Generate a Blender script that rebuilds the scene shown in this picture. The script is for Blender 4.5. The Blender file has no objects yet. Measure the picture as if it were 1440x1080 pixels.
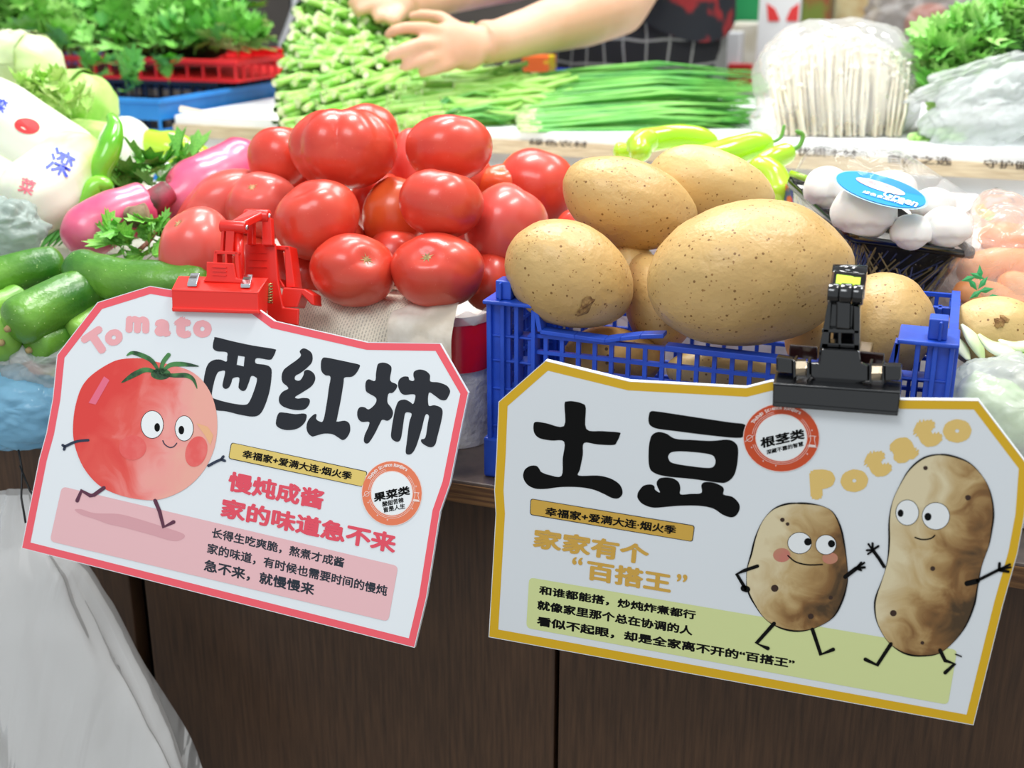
import bpy, bmesh, math, random
from mathutils import Vector, Matrix, noise
from mathutils.geometry import tessellate_polygon
from mathutils.bvhtree import BVHTree
random.seed(7)
PI = math.pi
V = Vector
SC = bpy.context.scene
COL = SC.collection

# ------------------------------------------------------------------ camera
F = 1700.0
pitch, yaw = math.radians(18.8), math.radians(20)
FH = V((-math.sin(yaw), math.cos(yaw), 0)); RT = V((math.cos(yaw), math.sin(yaw), 0)); ZZ = V((0, 0, 1))
FW = FH * math.cos(pitch) - ZZ * math.sin(pitch)
UP = FH * math.sin(pitch) + ZZ * math.cos(pitch)
CAM = V((0, 0, 1.16))
cd = bpy.data.cameras.new('camera'); cam = bpy.data.objects.new('camera', cd); COL.objects.link(cam)
cam.matrix_world = Matrix.Translation(CAM) @ Matrix((RT, UP, -FW)).transposed().to_4x4()
cd.sensor_width = 36; cd.lens = F / 1440 * 36; cd.clip_start = .02
cd.dof.use_dof = True; cd.dof.focus_distance = .86; cd.dof.aperture_fstop = 6.5
SC.camera = cam
# ------------------------------------------------------------------ light
SC.view_settings.view_transform = 'Standard'; SC.view_settings.look = 'None'
SC.view_settings.gamma = 1; SC.view_settings.use_curve_mapping = False
SC.view_settings.exposure = 0.12
w = bpy.data.worlds.new('world'); SC.world = w; w.use_nodes = True
w.node_tree.nodes['Background'].inputs[0].default_value = (.90, .96, 1, 1)
w.node_tree.nodes['Background'].inputs[1].default_value = .62
def area(loc, tgt, sx, sy, pw, col=(1, 1, 1)):
    l = bpy.data.lights.new('lamp', 'AREA'); l.shape = 'RECTANGLE'; l.size = sx; l.size_y = sy; l.energy = pw; l.color = col
    o = bpy.data.objects.new('ceiling_or_fill_lamp', l); COL.objects.link(o); o.location = loc
    o.rotation_euler = (V(tgt) - V(loc)).to_track_quat('-Z', 'Y').to_euler()
area((-.55, 1.25, 2.35), (-.4, 1.15, 1), .5, .22, 15, (1, .98, .95))
area((.25, .95, 2.3), (-.1, 1.0, 1), .5, .2, 10, (1, .98, .95))
area((-1.0, 1.9, 2.4), (-.8, 1.6, 1), .9, .3, 13, (.98, 1, 1))
area((.1, 2.1, 2.4), (-.1, 1.6, 1), .9, .3, 12, (.98, 1, 1))
area((-.5, -.3, 2.3), (-.3, .8, .8), .8, .5, 10, (.93, .97, 1))  # front fill light, added to brighten the white panel and the signs

# ------------------------------------------------------------------ helpers
def P(x, y, d): return CAM + d * (FW + (x - 720) / F * RT - (y - 540) / F * UP)
def ray(x, y): return FW + (x - 720) / F * RT - (y - 540) / F * UP
def onY(x, y, Y): r = ray(x, y); return CAM + r * ((Y - CAM.y) / r.y)
def onZ(x, y, Z): r = ray(x, y); return CAM + r * ((Z - CAM.z) / r.z)
def lin(c):
    return tuple(((v / 12.92) if v <= .04045 else ((v + .055) / 1.055) ** 2.4) for v in c)
def hx(s):
    if not isinstance(s, str): return tuple(s) + (1,) if len(s) == 3 else s
    return lin([int(s[i:i + 2], 16) / 255 for i in (0, 2, 4)]) + (1,)
MATS = {}
def mat(name, col, rough=.5, col2=None, sc=12, lo=.4, hi=.6, bump=0, bsc=80, metal=0, coat=0, sss=0, trans=0, spec=.5, stretch=None, spots=None, detail=4, emis=0, alpha=1):
    if name in MATS: return MATS[name]
    m = bpy.data.materials.new(name); m.use_nodes = True; nt = m.node_tree; N = nt.nodes; L = nt.links
    b = N['Principled BSDF']; b.inputs['Base Color'].default_value = hx(col); b.inputs['Roughness'].default_value = rough
    b.inputs['Metallic'].default_value = metal; b.inputs['Coat Weight'].default_value = coat; b.inputs['Coat Roughness'].default_value = .12
    b.inputs['Specular IOR Level'].default_value = spec; b.inputs['Transmission Weight'].default_value = trans
    if sss: b.inputs['Subsurface Weight'].default_value = sss; b.inputs['Subsurface Radius'].default_value = (.01, .004, .002); b.inputs['Subsurface Scale'].default_value = .6
    b.inputs['Alpha'].default_value = alpha
    tc = N.new('ShaderNodeTexCoord'); mp = N.new('ShaderNodeMapping'); L.new(tc.outputs['Object'], mp.inputs[0])
    if stretch: mp.inputs['Scale'].default_value = stretch
    out = None
    if col2:
        n = N.new('ShaderNodeTexNoise'); n.inputs['Scale'].default_value = sc; n.inputs['Detail'].default_value = detail; L.new(mp.outputs[0], n.inputs[0])
        r = N.new('ShaderNodeValToRGB'); r.color_ramp.elements[0].position = lo; r.color_ramp.elements[1].position = hi
        r.color_ramp.elements[0].color = hx(col); r.color_ramp.elements[1].color = hx(col2); L.new(n.outputs[0], r.inputs[0]); out = r.outputs[0]
    for (scol, ssc, thr, gate) in (spots or []):
        v = N.new('ShaderNodeTexVoronoi'); v.inputs['Scale'].default_value = ssc; L.new(mp.outputs[0], v.inputs[0])
        n2 = N.new('ShaderNodeTexNoise'); n2.inputs['Scale'].default_value = ssc * .35; L.new(mp.outputs[0], n2.inputs[0])
        s1 = N.new('ShaderNodeMath'); s1.operation = 'LESS_THAN'; L.new(v.outputs['Distance'], s1.inputs[0]); s1.inputs[1].default_value = thr
        s2 = N.new('ShaderNodeMath'); s2.operation = 'GREATER_THAN'; L.new(n2.outputs[0], s2.inputs[0]); s2.inputs[1].default_value = gate
        mu = N.new('ShaderNodeMath'); mu.operation = 'MULTIPLY'; L.new(s1.outputs[0], mu.inputs[0]); L.new(s2.outputs[0], mu.inputs[1])
        mx = N.new('ShaderNodeMix'); mx.data_type = 'RGBA'; L.new(mu.outputs[0], mx.inputs[0])
        if out: L.new(out, mx.inputs[6])
        else: mx.inputs[6].default_value = hx(col)
        mx.inputs[7].default_value = hx(scol); out = mx.outputs[2]
    if out: L.new(out, b.inputs['Base Color'])
    if bump:
        n = N.new('ShaderNodeTexNoise'); n.inputs['Scale'].default_value = bsc; n.inputs['Detail'].default_value = 5; L.new(mp.outputs[0], n.inputs[0])
        bp = N.new('ShaderNodeBump'); bp.inputs['Strength'].default_value = bump; bp.inputs['Distance'].default_value = .002
        L.new(n.outputs[0], bp.inputs['Height']); L.new(bp.outputs[0], b.inputs['Normal'])
    MATS[name] = m; return m
def plastic(name, tint='FFFFFF', fac=.3, rough=.12, bump=.7, bsc=40, streak=None, translucent=.4, gk=.6):
    """thin plastic film: part see-through, part white scatter, glossy wrinkles"""
    m = bpy.data.materials.new(name); m.use_nodes = True; nt = m.node_tree; N = nt.nodes; L = nt.links; N.clear()
    o = N.new('ShaderNodeOutputMaterial'); tr = N.new('ShaderNodeBsdfTransparent'); tr.inputs[0].default_value = (1, 1, 1, 1)
    df = N.new('ShaderNodeBsdfDiffuse'); df.inputs[0].default_value = hx(tint); tl = N.new('ShaderNodeBsdfTranslucent'); tl.inputs[0].default_value = hx(tint)
    mt = N.new('ShaderNodeMixShader'); mt.inputs[0].default_value = translucent; L.new(df.outputs[0], mt.inputs[1]); L.new(tl.outputs[0], mt.inputs[2])
    gl = N.new('ShaderNodeBsdfGlossy'); gl.inputs['Roughness'].default_value = rough
    tc = N.new('ShaderNodeTexCoord'); n = N.new('ShaderNodeTexNoise'); n.inputs['Scale'].default_value = bsc; n.inputs['Detail'].default_value = 3; n.inputs['Distortion'].default_value = 1.2
    mp = N.new('ShaderNodeMapping'); L.new(tc.outputs['Object'], mp.inputs[0]); L.new(mp.outputs[0], n.inputs[0])
    if streak: mp.inputs['Scale'].default_value = streak
    bp = N.new('ShaderNodeBump'); bp.inputs['Strength'].default_value = bump; bp.inputs['Distance'].default_value = .006; L.new(n.outputs[0], bp.inputs['Height'])
    for s in (df, gl): L.new(bp.outputs[0], s.inputs['Normal'])
    m1 = N.new('ShaderNodeMixShader'); m1.inputs[0].default_value = fac; L.new(tr.outputs[0], m1.inputs[1]); L.new(mt.outputs[0], m1.inputs[2])
    lw = N.new('ShaderNodeLayerWeight'); lw.inputs[0].default_value = .28; L.new(bp.outputs[0], lw.inputs['Normal'])
    m2 = N.new('ShaderNodeMixShader'); mk_ = N.new('ShaderNodeMath'); mk_.operation = 'MULTIPLY'; L.new(lw.outputs['Fresnel'], mk_.inputs[0]); mk_.inputs[1].default_value = gk; L.new(mk_.outputs[0], m2.inputs[0]); L.new(m1.outputs[0], m2.inputs[1]); L.new(gl.outputs[0], m2.inputs[2])
    L.new(m2.outputs[0], o.inputs[0]); MATS[name] = m; return m

class MB:
    def __init__(s): s.v = []; s.f = []
    def add(s, vs, fs): k = len(s.v); s.v += [V(p) for p in vs]; s.f += [tuple(i + k for i in f) for f in fs]; return s
    def hexa(s, a, b):  # two quads (front a, back b)
        n = len(a); fs = [tuple(range(n)), tuple(range(2 * n - 1, n - 1, -1))]
        fs += [(i, n + i, n + (i + 1) % n, (i + 1) % n) for i in range(n)]
        return s.add(list(a) + list(b), fs)
    def box(s, x0, x1, y0, y1, z0, z1):
        return s.hexa([(x0, y0, z0), (x1, y0, z0), (x1, y0, z1), (x0, y0, z1)], [(x0, y1, z0), (x1, y1, z0), (x1, y1, z1), (x0, y1, z1)])
    def bar(s, a, b, r, n=4):
        return s.tube([V(a), V(b)], [r, r], n)
    def tube(s, pts, rad, n=8, flat=1.0, cap=True, twist=0):
        pts = [V(p) for p in pts]; k = len(s.v)
        if not isinstance(rad, (list, tuple)): rad = [rad] * len(pts)
        up = None
        for i, p in enumerate(pts):
            t = (pts[min(i + 1, len(pts) - 1)] - pts[max(i - 1, 0)]).normalized()
            if up is None: up = t.orthogonal().normalized() if abs(t.z) > .95 else (ZZ - t * t.z).normalized()
            up = (up - t * up.dot(t)).normalized(); sd = t.cross(up)
            for j in range(n):
                a = 2 * PI * (j + .5) / n + twist
                s.v.append(p + (sd * math.cos(a) + up * math.sin(a) * flat) * rad[i])
        for i in range(len(pts) - 1):
            for j in range(n): s.f.append((k + i * n + j, k + i * n + (j + 1) % n, k + (i + 1) * n + (j + 1) % n, k + (i + 1) * n + j))
        if cap:
            s.f.append(tuple(k + j for j in range(n))[::-1]); s.f.append(tuple(k + (len(pts) - 1) * n + j for j in range(n)))
        return s
    def grid(s, fn, nu, nv, wrapu=False):
        k = len(s.v); s.v += [V(fn(i / (nu if wrapu else nu - 1), j / (nv - 1))) for j in range(nv) for i in range(nu)]
        for j in range(nv - 1):
            for i in range(nu if wrapu else nu - 1):
                i2 = (i + 1) % nu; s.f.append((k + j * nu + i, k + j * nu + i2, k + (j + 1) * nu + i2, k + (j + 1) * nu + i))
        return s
    def blob(s, c, ax, ay, az, fn=None, nu=36, nv=24):
        """ellipsoid around c with axis vectors; fn(unit dir) gives a radius factor"""
        c = V(c); k = len(s.v)
        def pt(d):
            r = fn(d) if fn else 1; return c + (ax * d.x + ay * d.y + az * d.z) * r
        s.v.append(pt(V((0, 0, 1))))
        for j in range(1, nv):
            th = PI * j / nv
            for i in range(nu): ph = 2 * PI * i / nu; s.v.append(pt(V((math.sin(th) * math.cos(ph), math.sin(th) * math.sin(ph), math.cos(th)))))
        s.v.append(pt(V((0, 0, -1)))); e = len(s.v) - 1
        for i in range(nu):
            i2 = (i + 1) % nu; s.f.append((k, k + 1 + i, k + 1 + i2)); s.f.append((e, k + 1 + (nv - 2) * nu + i2, k + 1 + (nv - 2) * nu + i))
            for j in range(nv - 2): a = k + 1 + j * nu; s.f.append((a + i, a + nu + i, a + nu + i2, a + i2))
        return s
def tag(o, label=None, cat=None, group=None, kind=None):
    if label: o['label'] = label
    if cat: o['category'] = cat
    if group: o['group'] = group
    if kind: o['kind'] = kind
    return o
ORG = {}
def thing(name, label, cat, loc, group=None):
    o = bpy.data.objects.new(name, None); COL.objects.link(o); o.location = loc; o.empty_display_size = .02; ORG[o] = V(loc)
    return tag(o, label, cat, group)
def mk(name, mb, m, parent=None, smooth=True, loc=None, bev=0, sub=0):
    if parent is not None: org = ORG[parent]
    else:
        if loc is None:
            xs = [p.x for p in mb.v]; ys = [p.y for p in mb.v]; loc = V(((min(xs) + max(xs)) / 2, (min(ys) + max(ys)) / 2, min(p.z for p in mb.v)))
        org = V(loc)
    me = bpy.data.meshes.new(name); me.from_pydata([p - org for p in mb.v], [], mb.f); me.update()
    if smooth: me.polygons.foreach_set('use_smooth', [True] * len(me.polygons))
    o = bpy.data.objects.new(name, me); COL.objects.link(o); me.materials.append(m); ORG[o] = org
    if parent is not None: o.parent = parent
    else: o.location = org
    if bev:
        b = o.modifiers.new('b', 'BEVEL'); b.width = bev; b.segments = 2; b.limit_method = 'ANGLE'
    if sub: sm = o.modifiers.new('s', 'SUBSURF'); sm.levels = sub; sm.render_levels = sub
    return o
def copyobj(o, parent=None, mw=None):
    c = o.copy(); COL.objects.link(c)
    if parent is not None: c.parent = parent
    return c
def cmr(pts, n=6, closed=True):
    """Catmull-Rom through pixel points"""
    out = []; L = len(pts); rng = L if closed else L - 1
    for i in range(rng):
        g = (lambda k: pts[k % L]) if closed else (lambda k: pts[max(0, min(L - 1, k))])
        p0, p1, p2, p3 = g(i - 1), g(i), g(i + 1), g(i + 2)
        for k in range(n):
            t = k / n; out.append(tuple(.5 * (2 * p1[a] + (p2[a] - p0[a]) * t + (2 * p0[a] - 5 * p1[a] + 4 * p2[a] - p3[a]) * t * t + (3 * p1[a] - p0[a] - 3 * p2[a] + p3[a]) * t ** 3) for a in range(len(p1))))
    if not closed: out.append(tuple(pts[-1]))
    return out
def ell(cx, cy, rx, ry, rot=0, n=36):
    c, s = math.cos(rot), math.sin(rot)
    return [(cx + rx * math.cos(t) * c - ry * math.sin(t) * s, cy + rx * math.cos(t) * s + ry * math.sin(t) * c) for t in (2 * PI * i / n for i in range(n))]
class Frame:
    """a real plane in the room that printed artwork lies in"""
    def __init__(s, o, n): s.o = V(o); s.n = V(n).normalized()
    def at(s, x, y, off=0):
        r = ray(x, y); o = s.o + s.n * off; return CAM + r * ((o - CAM).dot(s.n) / r.dot(s.n))
    def fill(s, mb, loops, off):
        pp = [[V((x, y, 0)) for x, y in l] for l in loops]; tri = tessellate_polygon(pp); fl = [p for l in loops for p in l]
        fs = []
        for a, b, c in tri:
            A, B, Cc = fl[a], fl[b], fl[c]; cr = (B[0] - A[0]) * (Cc[1] - A[1]) - (B[1] - A[1]) * (Cc[0] - A[0])
            fs.append((a, c, b) if cr > 0 else (a, b, c))
        mb.add([s.at(x, y, off) for x, y in fl], fs)
    def stroke(s, mb, pts, wd, off, smooth=True):
        if smooth and len(pts) > 2: pts = cmr(pts, 5, False)
        n = len(pts); wf = wd if callable(wd) else (lambda t: wd)
        L_, R_ = [], []
        for i, (x, y) in enumerate(pts):
            a, b = pts[max(i - 1, 0)], pts[min(i + 1, n - 1)]; dx, dy = b[0] - a[0], b[1] - a[1]; l = math.hypot(dx, dy) or 1
            q = wf(i / (n - 1)) / 2; L_.append((x - dy / l * q, y + dx / l * q)); R_.append((x + dy / l * q, y - dx / l * q))
        vs = [s.at(x, y, off) for x, y in L_ + R_]; mb.add(vs, [(i, i + 1, n + i + 1, n + i) for i in range(n - 1)])
        for i in (0, n - 1):
            q = wf(i / (n - 1)) / 2
            if q > .3: s.fill(mb, [ell(pts[i][0], pts[i][1], q, q, 0, 10)], off + 1e-5)
    def prism(s, mb, poly, off0, off1):
        a = [s.at(x, y, off1) for x, y in poly]; b = [p - s.n * (off1 - off0) for p in a]; mb.hexa(a, b)
def textmesh(body, bold=0):
    cu = bpy.data.curves.new('t', 'FONT'); cu.body = body; cu.size = 1; cu.resolution_u = 3; cu.fill_mode = 'FRONT'
    o = bpy.data.objects.new('t', cu); COL.objects.link(o); dg = bpy.context.evaluated_depsgraph_get(); dg.update()
    ev = o.evaluated_get(dg); me = ev.to_mesh(); vs = [tuple(v.co) for v in me.vertices]; fs = [tuple(p.vertices) for p in me.polygons]
    ev.to_mesh_clear(); bpy.data.objects.remove(o); bpy.data.curves.remove(cu); return vs, fs
def shifts(b):
    if b < .004: return [(0, 0)]
    return [(0, 0)] + [(b * math.cos(a), b * math.sin(a)) for a in (2 * PI * i / 8 for i in range(8))]
def line_text(fr, mb, body, p0, p1, upv, off, bold=.0):
    vs, fs = textmesh(body, bold)
    if not vs: return
    x0 = min(v[0] for v in vs); x1 = max(v[0] for v in vs); y0 = min(v[1] for v in vs); y1 = max(v[1] for v in vs)
    x0 -= bold; x1 += bold; y0 -= bold; y1 += bold
    for k, (bx, by) in enumerate(shifts(bold)):
        pts = []
        for x, y, z in vs:
            s = (x + bx - x0) / (x1 - x0); t = (y + by - y0) / (y1 - y0)
            pts.append(fr.at(p0[0] + s * (p1[0] - p0[0]) + t * upv[0], p0[1] + s * (p1[1] - p0[1]) + t * upv[1], off + k * 2e-6))
        mb.add(pts, fs)
def glyph(fr, mb, ch, cx, cy, h, rot, off, bold=.03, wf=1.0):
    vs, fs = textmesh(ch, bold); x0 = min(v[0] for v in vs); x1 = max(v[0] for v in vs); y0 = min(v[1] for v in vs); y1 = max(v[1] for v in vs)
    k = h / (y1 - y0 + 2 * bold); c, s = math.cos(rot), math.sin(rot)
    for i, (bx, by) in enumerate(shifts(bold)):
        pts = []
        for x, y, z in vs:
            a = (x + bx - (x0 + x1) / 2) * k * wf; b = -(y + by - (y0 + y1) / 2) * k
            pts.append(fr.at(cx + a * c - b * s, cy + a * s + b * c, off + i * 3e-6))
        mb.add(pts, fs)
def zc(pts, ox, oy, s): return [(ox + x / s, oy + y / s) for x, y in pts]
def n3(p, s=1): return noise.noise(V(p) * s)

# ------------------------------------------------------------------ materials
white = mat('white_board', 'EDF1F4', .45); wedge = mat('board_core', 'F4F4F4', .8)
tom = mat('tomato_skin', 'D43A28', .32, 'DE5A40', 22, .35, .75, coat=.25, sss=.12, spots=[('F09080', 700, .14, .60)])
tomo = mat('tomato_skin_orange', 'E2602C', .30, 'D8432C', 16, .4, .7, coat=.25, sss=.12)
tomp = mat('tomato_skin_pink', 'DC5248', .32, 'DE6C5C', 14, .4, .7, coat=.25, sss=.12)
scar = mat('stem_scar', '8A7A4A', .8, 'C9A070', 300)
pot = mat('potato_skin', 'D2AE70', .40, 'BF975A', 14, .3, .8, bump=.35, bsc=200, sss=.05, spots=[('86602F', 150, .14, .44), ('A07640', 330, .2, .53), ('9A7038', 90, .08, .4)])
potl = mat('potato_skin_light', 'DEBE80', .42, 'CEA968', 12, .3, .8, bump=.3, bsc=200, sss=.05, spots=[('8A6434', 160, .14, .46), ('A8773F', 330, .18, .56)])
potd = mat('potato_skin_rough', 'C79B58', .6, '8D6A3C', 26, .42, .62, bump=.5, bsc=140, spots=[('5F4326', 160, .2, .52)])
scab = mat('scab', 'A8834F', .9, '7A5630', 220, .4, .6, bump=.6, bsc=300)
blue = mat('blue_plastic', '2454CC', .38, '1C46B4', 30, spec=.5, bump=.1)
lblue = mat('light_blue_plastic', '2F8FE0', .4, '2580D0', 10)
navy = mat('navy_plastic', '14253F', .5, '0D1828', 12)
redp = mat('red_plastic', 'E8281C', .3, coat=.3)
redtray = mat('red_tray_plastic', 'E3262A', .4)
blk = mat('black_gloss', '08080A', .12, coat=.6, spec=.6)
chrome = mat('chrome', 'D8D8DC', .16, metal=1)
cucm = mat('cucumber_skin', '2F6E1A', .3, '6CA436', 16, .36, .66, bump=.5, bsc=120, spots=[('A9CF78', 260, .12, .5)], spec=.6)
cucl = mat('cucumber_skin_light', '6AA438', .32, '90C450', 14, bump=.3, bsc=90)
radm = mat('radish_skin', 'E0507A', .3, 'EC7C98', 20, .4, .7, coat=.3, sss=.1)
grn = mat('leaf_green', '4F9E38', .5, '86CC55', 30, .35, .65)
grnd = mat('leaf_dark', '2F7A2C', .5, '58A844', 30, .35, .65)
grnl = mat('leaf_light', 'A6D668', .5, 'D4EE9C', 24, .35, .65, sss=.1)
pepm = mat('pale_pepper', 'A6DC22', .18, 'C4EA40', 9, .35, .7, coat=.5, sss=.1)
peps = mat('pepper_stem', '5F9A34', .4)
stemg = mat('stem_green', '8CC850', .4, 'B8E080', 30, .35, .65, sss=.1)
stemc = mat('stem_cream', 'D4E2A0', .5, 'EEF0CC', 40)
chive = mat('chive_green', '4AA03C', .35, '8ACF62', 14, .35, .7)
ply = mat('plywood', '8A6238', .6, '5E3D22', 16, .4, .6, stretch=(1, 1, 26), bump=.3)
plyt = mat('worktop_surface', '6E6058', .35, '4A4040', 30)
brown = mat('cabinet_laminate', '5A402C', .42, '3E2B1E', 22, .3, .7, stretch=(14, 1, .8), bump=.12, bsc=120)
skin = mat('skin', 'D2A283', .55, 'DCB094', 12, sss=.2)
foam = mat('foam', 'F4F0EA', .7, 'DCD6D0', 40, bump=1.0, bsc=150)
whitep = mat('white_panel', 'EEF2F4', .35, 'F4F6F8', 3)
film = plastic('clear_film', fac=.05, bump=.4, bsc=40, rough=.05, gk=.35)
bagc = plastic('clear_bag', 'FAFCFC', fac=.45, bump=.8, bsc=14)
bagw = plastic('white_bag', 'FAF9F7', fac=.84, bump=1.0, bsc=7, rough=.25, streak=(3, 1, .5), gk=.5)
bagb = plastic('blue_bag', 'A0DAF8', fac=.85, bump=.9, bsc=12)
bagg = plastic('grey_bag', 'C0D0C8', fac=.8, bump=.7, bsc=12, streak=(1, 1, 3))
black = mat('ink_black', '0C0C0C', .6, spec=.15); dgrey = mat('ink_charcoal', '2C2E34', .6, spec=.2)
dark = mat('dark_void', '1A1614', .8)

# ------------------------------------------------------------------ room and counters
def struct(name, mb, m, smooth=False): return tag(mk(name, mb, m, smooth=smooth), kind='structure')
struct('floor', MB().box(-3.5, 3, -1.5, 4, -.05, 0), mat('floor_tile', '8F8A84', .4, '7D7872', 3))
struct('wall_back', MB().box(-3.5, 3, 3.2, 3.3, 0, 2.8), mat('wall_paint', '6C645E', .7, '5C554F', 2))
EX = [onY(783, 950, .80).x, onY(202, 900, .80).x]
XL, XR = -1.55, .75
cab = thing('counter_cabinet', 'dark brown wood-grain cabinet under the front counter with vertical seams', 'cabinet', (-.4, .8, 0))
def panel(x0, x1): return mk('panel', MB().box(x0 + .0018, x1 - .0018, .80, .818, .05, .774), brown, cab, False, bev=.001)
panel(XL, EX[1] - .15); panel(EX[1] - .15, EX[1] - .007); panel(EX[1] + .006, EX[0]); panel(EX[0], EX[0] + .42); panel(EX[0] + .42, XR)
mk('carcass', MB().box(XL, XR, .83, 1.33, 0, .774), dark, cab, False)
wt = mk('worktop', MB().box(XL, XR, .78, 1.36, .777, .795), plyt, None, False, bev=.001)
tag(wt, 'brown plywood worktop of the front counter holding the crates', 'worktop')
ORG_ = ORG[wt]
eb = mk('front_edge', MB().box(XL, XR, .7785, .7805, .7775, .7925), ply, wt, False)
# back table
ZB, YB = .985, 1.35
bt = thing('back_table', 'white back display table with a printed wooden strip on its front edge', 'table', (-.3, YB + .3, 0))
xl = onY(246, 178, YB).x
mk('tabletop', MB().box(xl, .9, YB, YB + .5, ZB - .014, ZB), whitep, bt, False, bev=.002)
mk('front_panel', MB().box(xl, .9, YB + .012, YB + .03, 0, ZB - .014), whitep, bt, False)
mk('edge_strip', MB().box(xl, .9, YB - .004, YB + .004, .958, .974), mat('pale_wood', 'D8C8A8', .5, 'C4B090', 30, stretch=(1, 1, 12)), bt, False)
FB = Frame((0, YB - .0045, 0), (0, -1, 0))
for body, a, b, h in (('优质木材', (1121, 219), (1205, 223), -12), ('自然之选', (1249, 229), (1338, 233), -12), ('守护健康', (1383, 236), (1470, 240), -12), ('绿色农材', (744, 204), (826, 208), -9)):
    q = MB(); line_text(FB, q, body, a, b, (0, h), .0001, .02); mk('lettering', q, mat('strip_ink', '4A4038', .6), bt, False)

# ------------------------------------------------------------------ lattice crates
def rails(mb, ax, u0, u1, w, z0, z1, nu, nz, th=.0016, skipz=()):
    """lattice wall in the plane ax ('x' runs along X at y=w, 'y' along Y at x=w)"""
    def B(a0, a1, c0, c1, t=th):
        if ax == 'x': mb.box(a0, a1, w - t, w + t, c0, c1)
        else: mb.box(w - t, w + t, a0, a1, c0, c1)
    for i in range(nu + 1): u = u0 + (u1 - u0) * i / nu; B(u - .0015, u + .0015, z0, z1)
    for j in range(nz + 1): z = z0 + (z1 - z0) * j / nz; B(u0, u1, z - .0014, z + .0014, th * 1.2)
def crate(name, label, x0, x1, y0, y1, z0, z1, m, nu, nv, nz, group=None, solid=.0, rimh=.006):
    t = thing(name, label, 'crate', ((x0 + x1) / 2, (y0 + y1) / 2, z0), group)
    for nm, ax, a, b, c, k in (('front_lattice', 'x', x0, x1, y0, nu), ('back_lattice', 'x', x0, x1, y1, nu), ('side_lattice', 'y', y0, y1, x0, nv), ('side_lattice', 'y', y0, y1, x1, nv)):
        q = MB(); rails(q, ax, a, b, c, z0, z1 - rimh, k, nz); mk(nm, q, m, t, False)
        if solid:
            q = MB(); s_ = z1 - (z1 - z0) * solid
            (q.box(a, b, c - .0012, c + .0012, s_, z1) if ax == 'x' else q.box(c - .0012, c + .0012, a, b, s_, z1)); mk('wall_band', q, m, t, False)
    q = MB(); e = .006
    q.box(x0 - e, x1 + e, y0 - e, y0 + .003, z1 - rimh, z1).box(x0 - e, x1 + e, y1 - .003, y1 + e, z1 - rimh, z1).box(x0 - e, x0 + .003, y0, y1, z1 - rimh, z1).box(x1 - .003, x1 + e, y0, y1, z1 - rimh, z1)
    mk('rim', q, m, t, False, bev=.001); mk('base', MB().box(x0, x1, y0, y1, z0, z0 + .003), m, t, False)
    return t
# blue potato crate at the front, its rim broken along the front
PY = .80; PL, PR = -.307, .012; pz0, pz1 = .7955, .932
pc = thing('plastic_crate', 'royal blue lattice crate of potatoes with a broken front rim', 'crate', (-.15, .92, pz0))
def post(cx, sgn, y0, top=True):
    q = MB(); w = .034 * sgn; zt = pz1 if top else pz1 - .007
    q.box(min(cx, cx + w * .45), max(cx, cx + w * .45), y0 - .002, y0 + .003, pz0 + .03, zt)      # outer face
    for u in (0, .30, .62, 1): q.box(cx + w * u - .0016, cx + w * u + .0016, y0 - .006, y0 + .006, pz0 + .03, zt)
    for z in (.30, .52, .68, .82): zz_ = pz0 + (pz1 - pz0) * z; q.box(min(cx, cx + w), max(cx, cx + w), y0 - .003, y0 + .012, zz_ - .0009, zz_ + .0009)
    q.box(cx - .004 if sgn > 0 else cx - .004, cx + .004, y0 - .001, y0 + .03, pz0 + .03, zt)
    mk('corner_post', q, blue, pc, False, bev=.0006)
    if not top: return
    q = MB().box(min(cx - .004 * sgn, cx + w), max(cx - .004 * sgn, cx + w), y0 - .009, y0 + .03, pz1, pz1 + .003)
    mk('corner_shelf', q, blue, pc, False, bev=.001)
    q = MB().box(min(cx + .004 * sgn, cx + .016 * sgn), max(cx + .004 * sgn, cx + .016 * sgn), y0 - .003, y0 + .012, pz1 + .003, pz1 + .017)
    q.box(cx + .0085 * sgn - .001, cx + .0085 * sgn + .001, y0 - .006, y0 - .002, pz1 + .003, pz1 + .016)
    mk('stacking_lug', q, blue, pc, False, bev=.0015)
    q = MB().box(min(cx - .005 * sgn, cx + .02 * sgn), max(cx - .005 * sgn, cx + .02 * sgn), y0 - .007, y0 + .025, pz0, pz0 + .032)
    mk('foot', q, blue, pc, False, bev=.002)
post(PL, 1, PY); post(PR, -1, PY); post(PL, 1, .925, False); post(PR, -1, .925, False)
q = MB(); rzt = pz1 - .021
rails(q, 'x', PL + .03, PR - .03, PY, pz0 + .004, rzt - .001, 21, 9); mk('front_lattice', q, blue, pc, False)
q = MB(); rails(q, 'x', PL, PR, .95, pz0 + .004, pz1 - .004, 24, 10); mk('back_lattice', q, blue, pc, False)
for xx in (PL, PR):
    q = MB(); rails(q, 'y', PY, .95, xx, pz0 + .004, pz1 - .004, 17, 10); q.box(xx - .003, xx + .003, PY, .95, pz1 - .004, pz1); mk('side_lattice', q, blue, pc, False)
mk('base', MB().box(PL, PR, PY, .95, pz0, pz0 + .003), blue, pc, False)
FC = Frame((0, PY - .006, 0), (0, -1, 0))
q = MB()   # left rim: down the slope, then the bent broken strip
rim = [(752, 432), (759, 467), (808, 474), (850, 480), (872, 477), (900, 474), (933, 473)]
for a, b in zip(rim, rim[1:]):
    A, B_ = FC.at(*a), FC.at(*b); up = V((0, 0, .0016)) if a[0] > 755 else V((.0018, 0, 0))
    q.hexa([A - up, B_ - up, B_ + up, A + up], [p + V((0, .011, 0)) for p in (A - up, B_ - up, B_ + up, A + up)])
mk('broken_rim', q, blue, pc, False, bev=.0006)
q = MB(); A, B_ = FC.at(935, 490), FC.at(1262, 527); up = V((0, 0, .0022))
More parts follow.
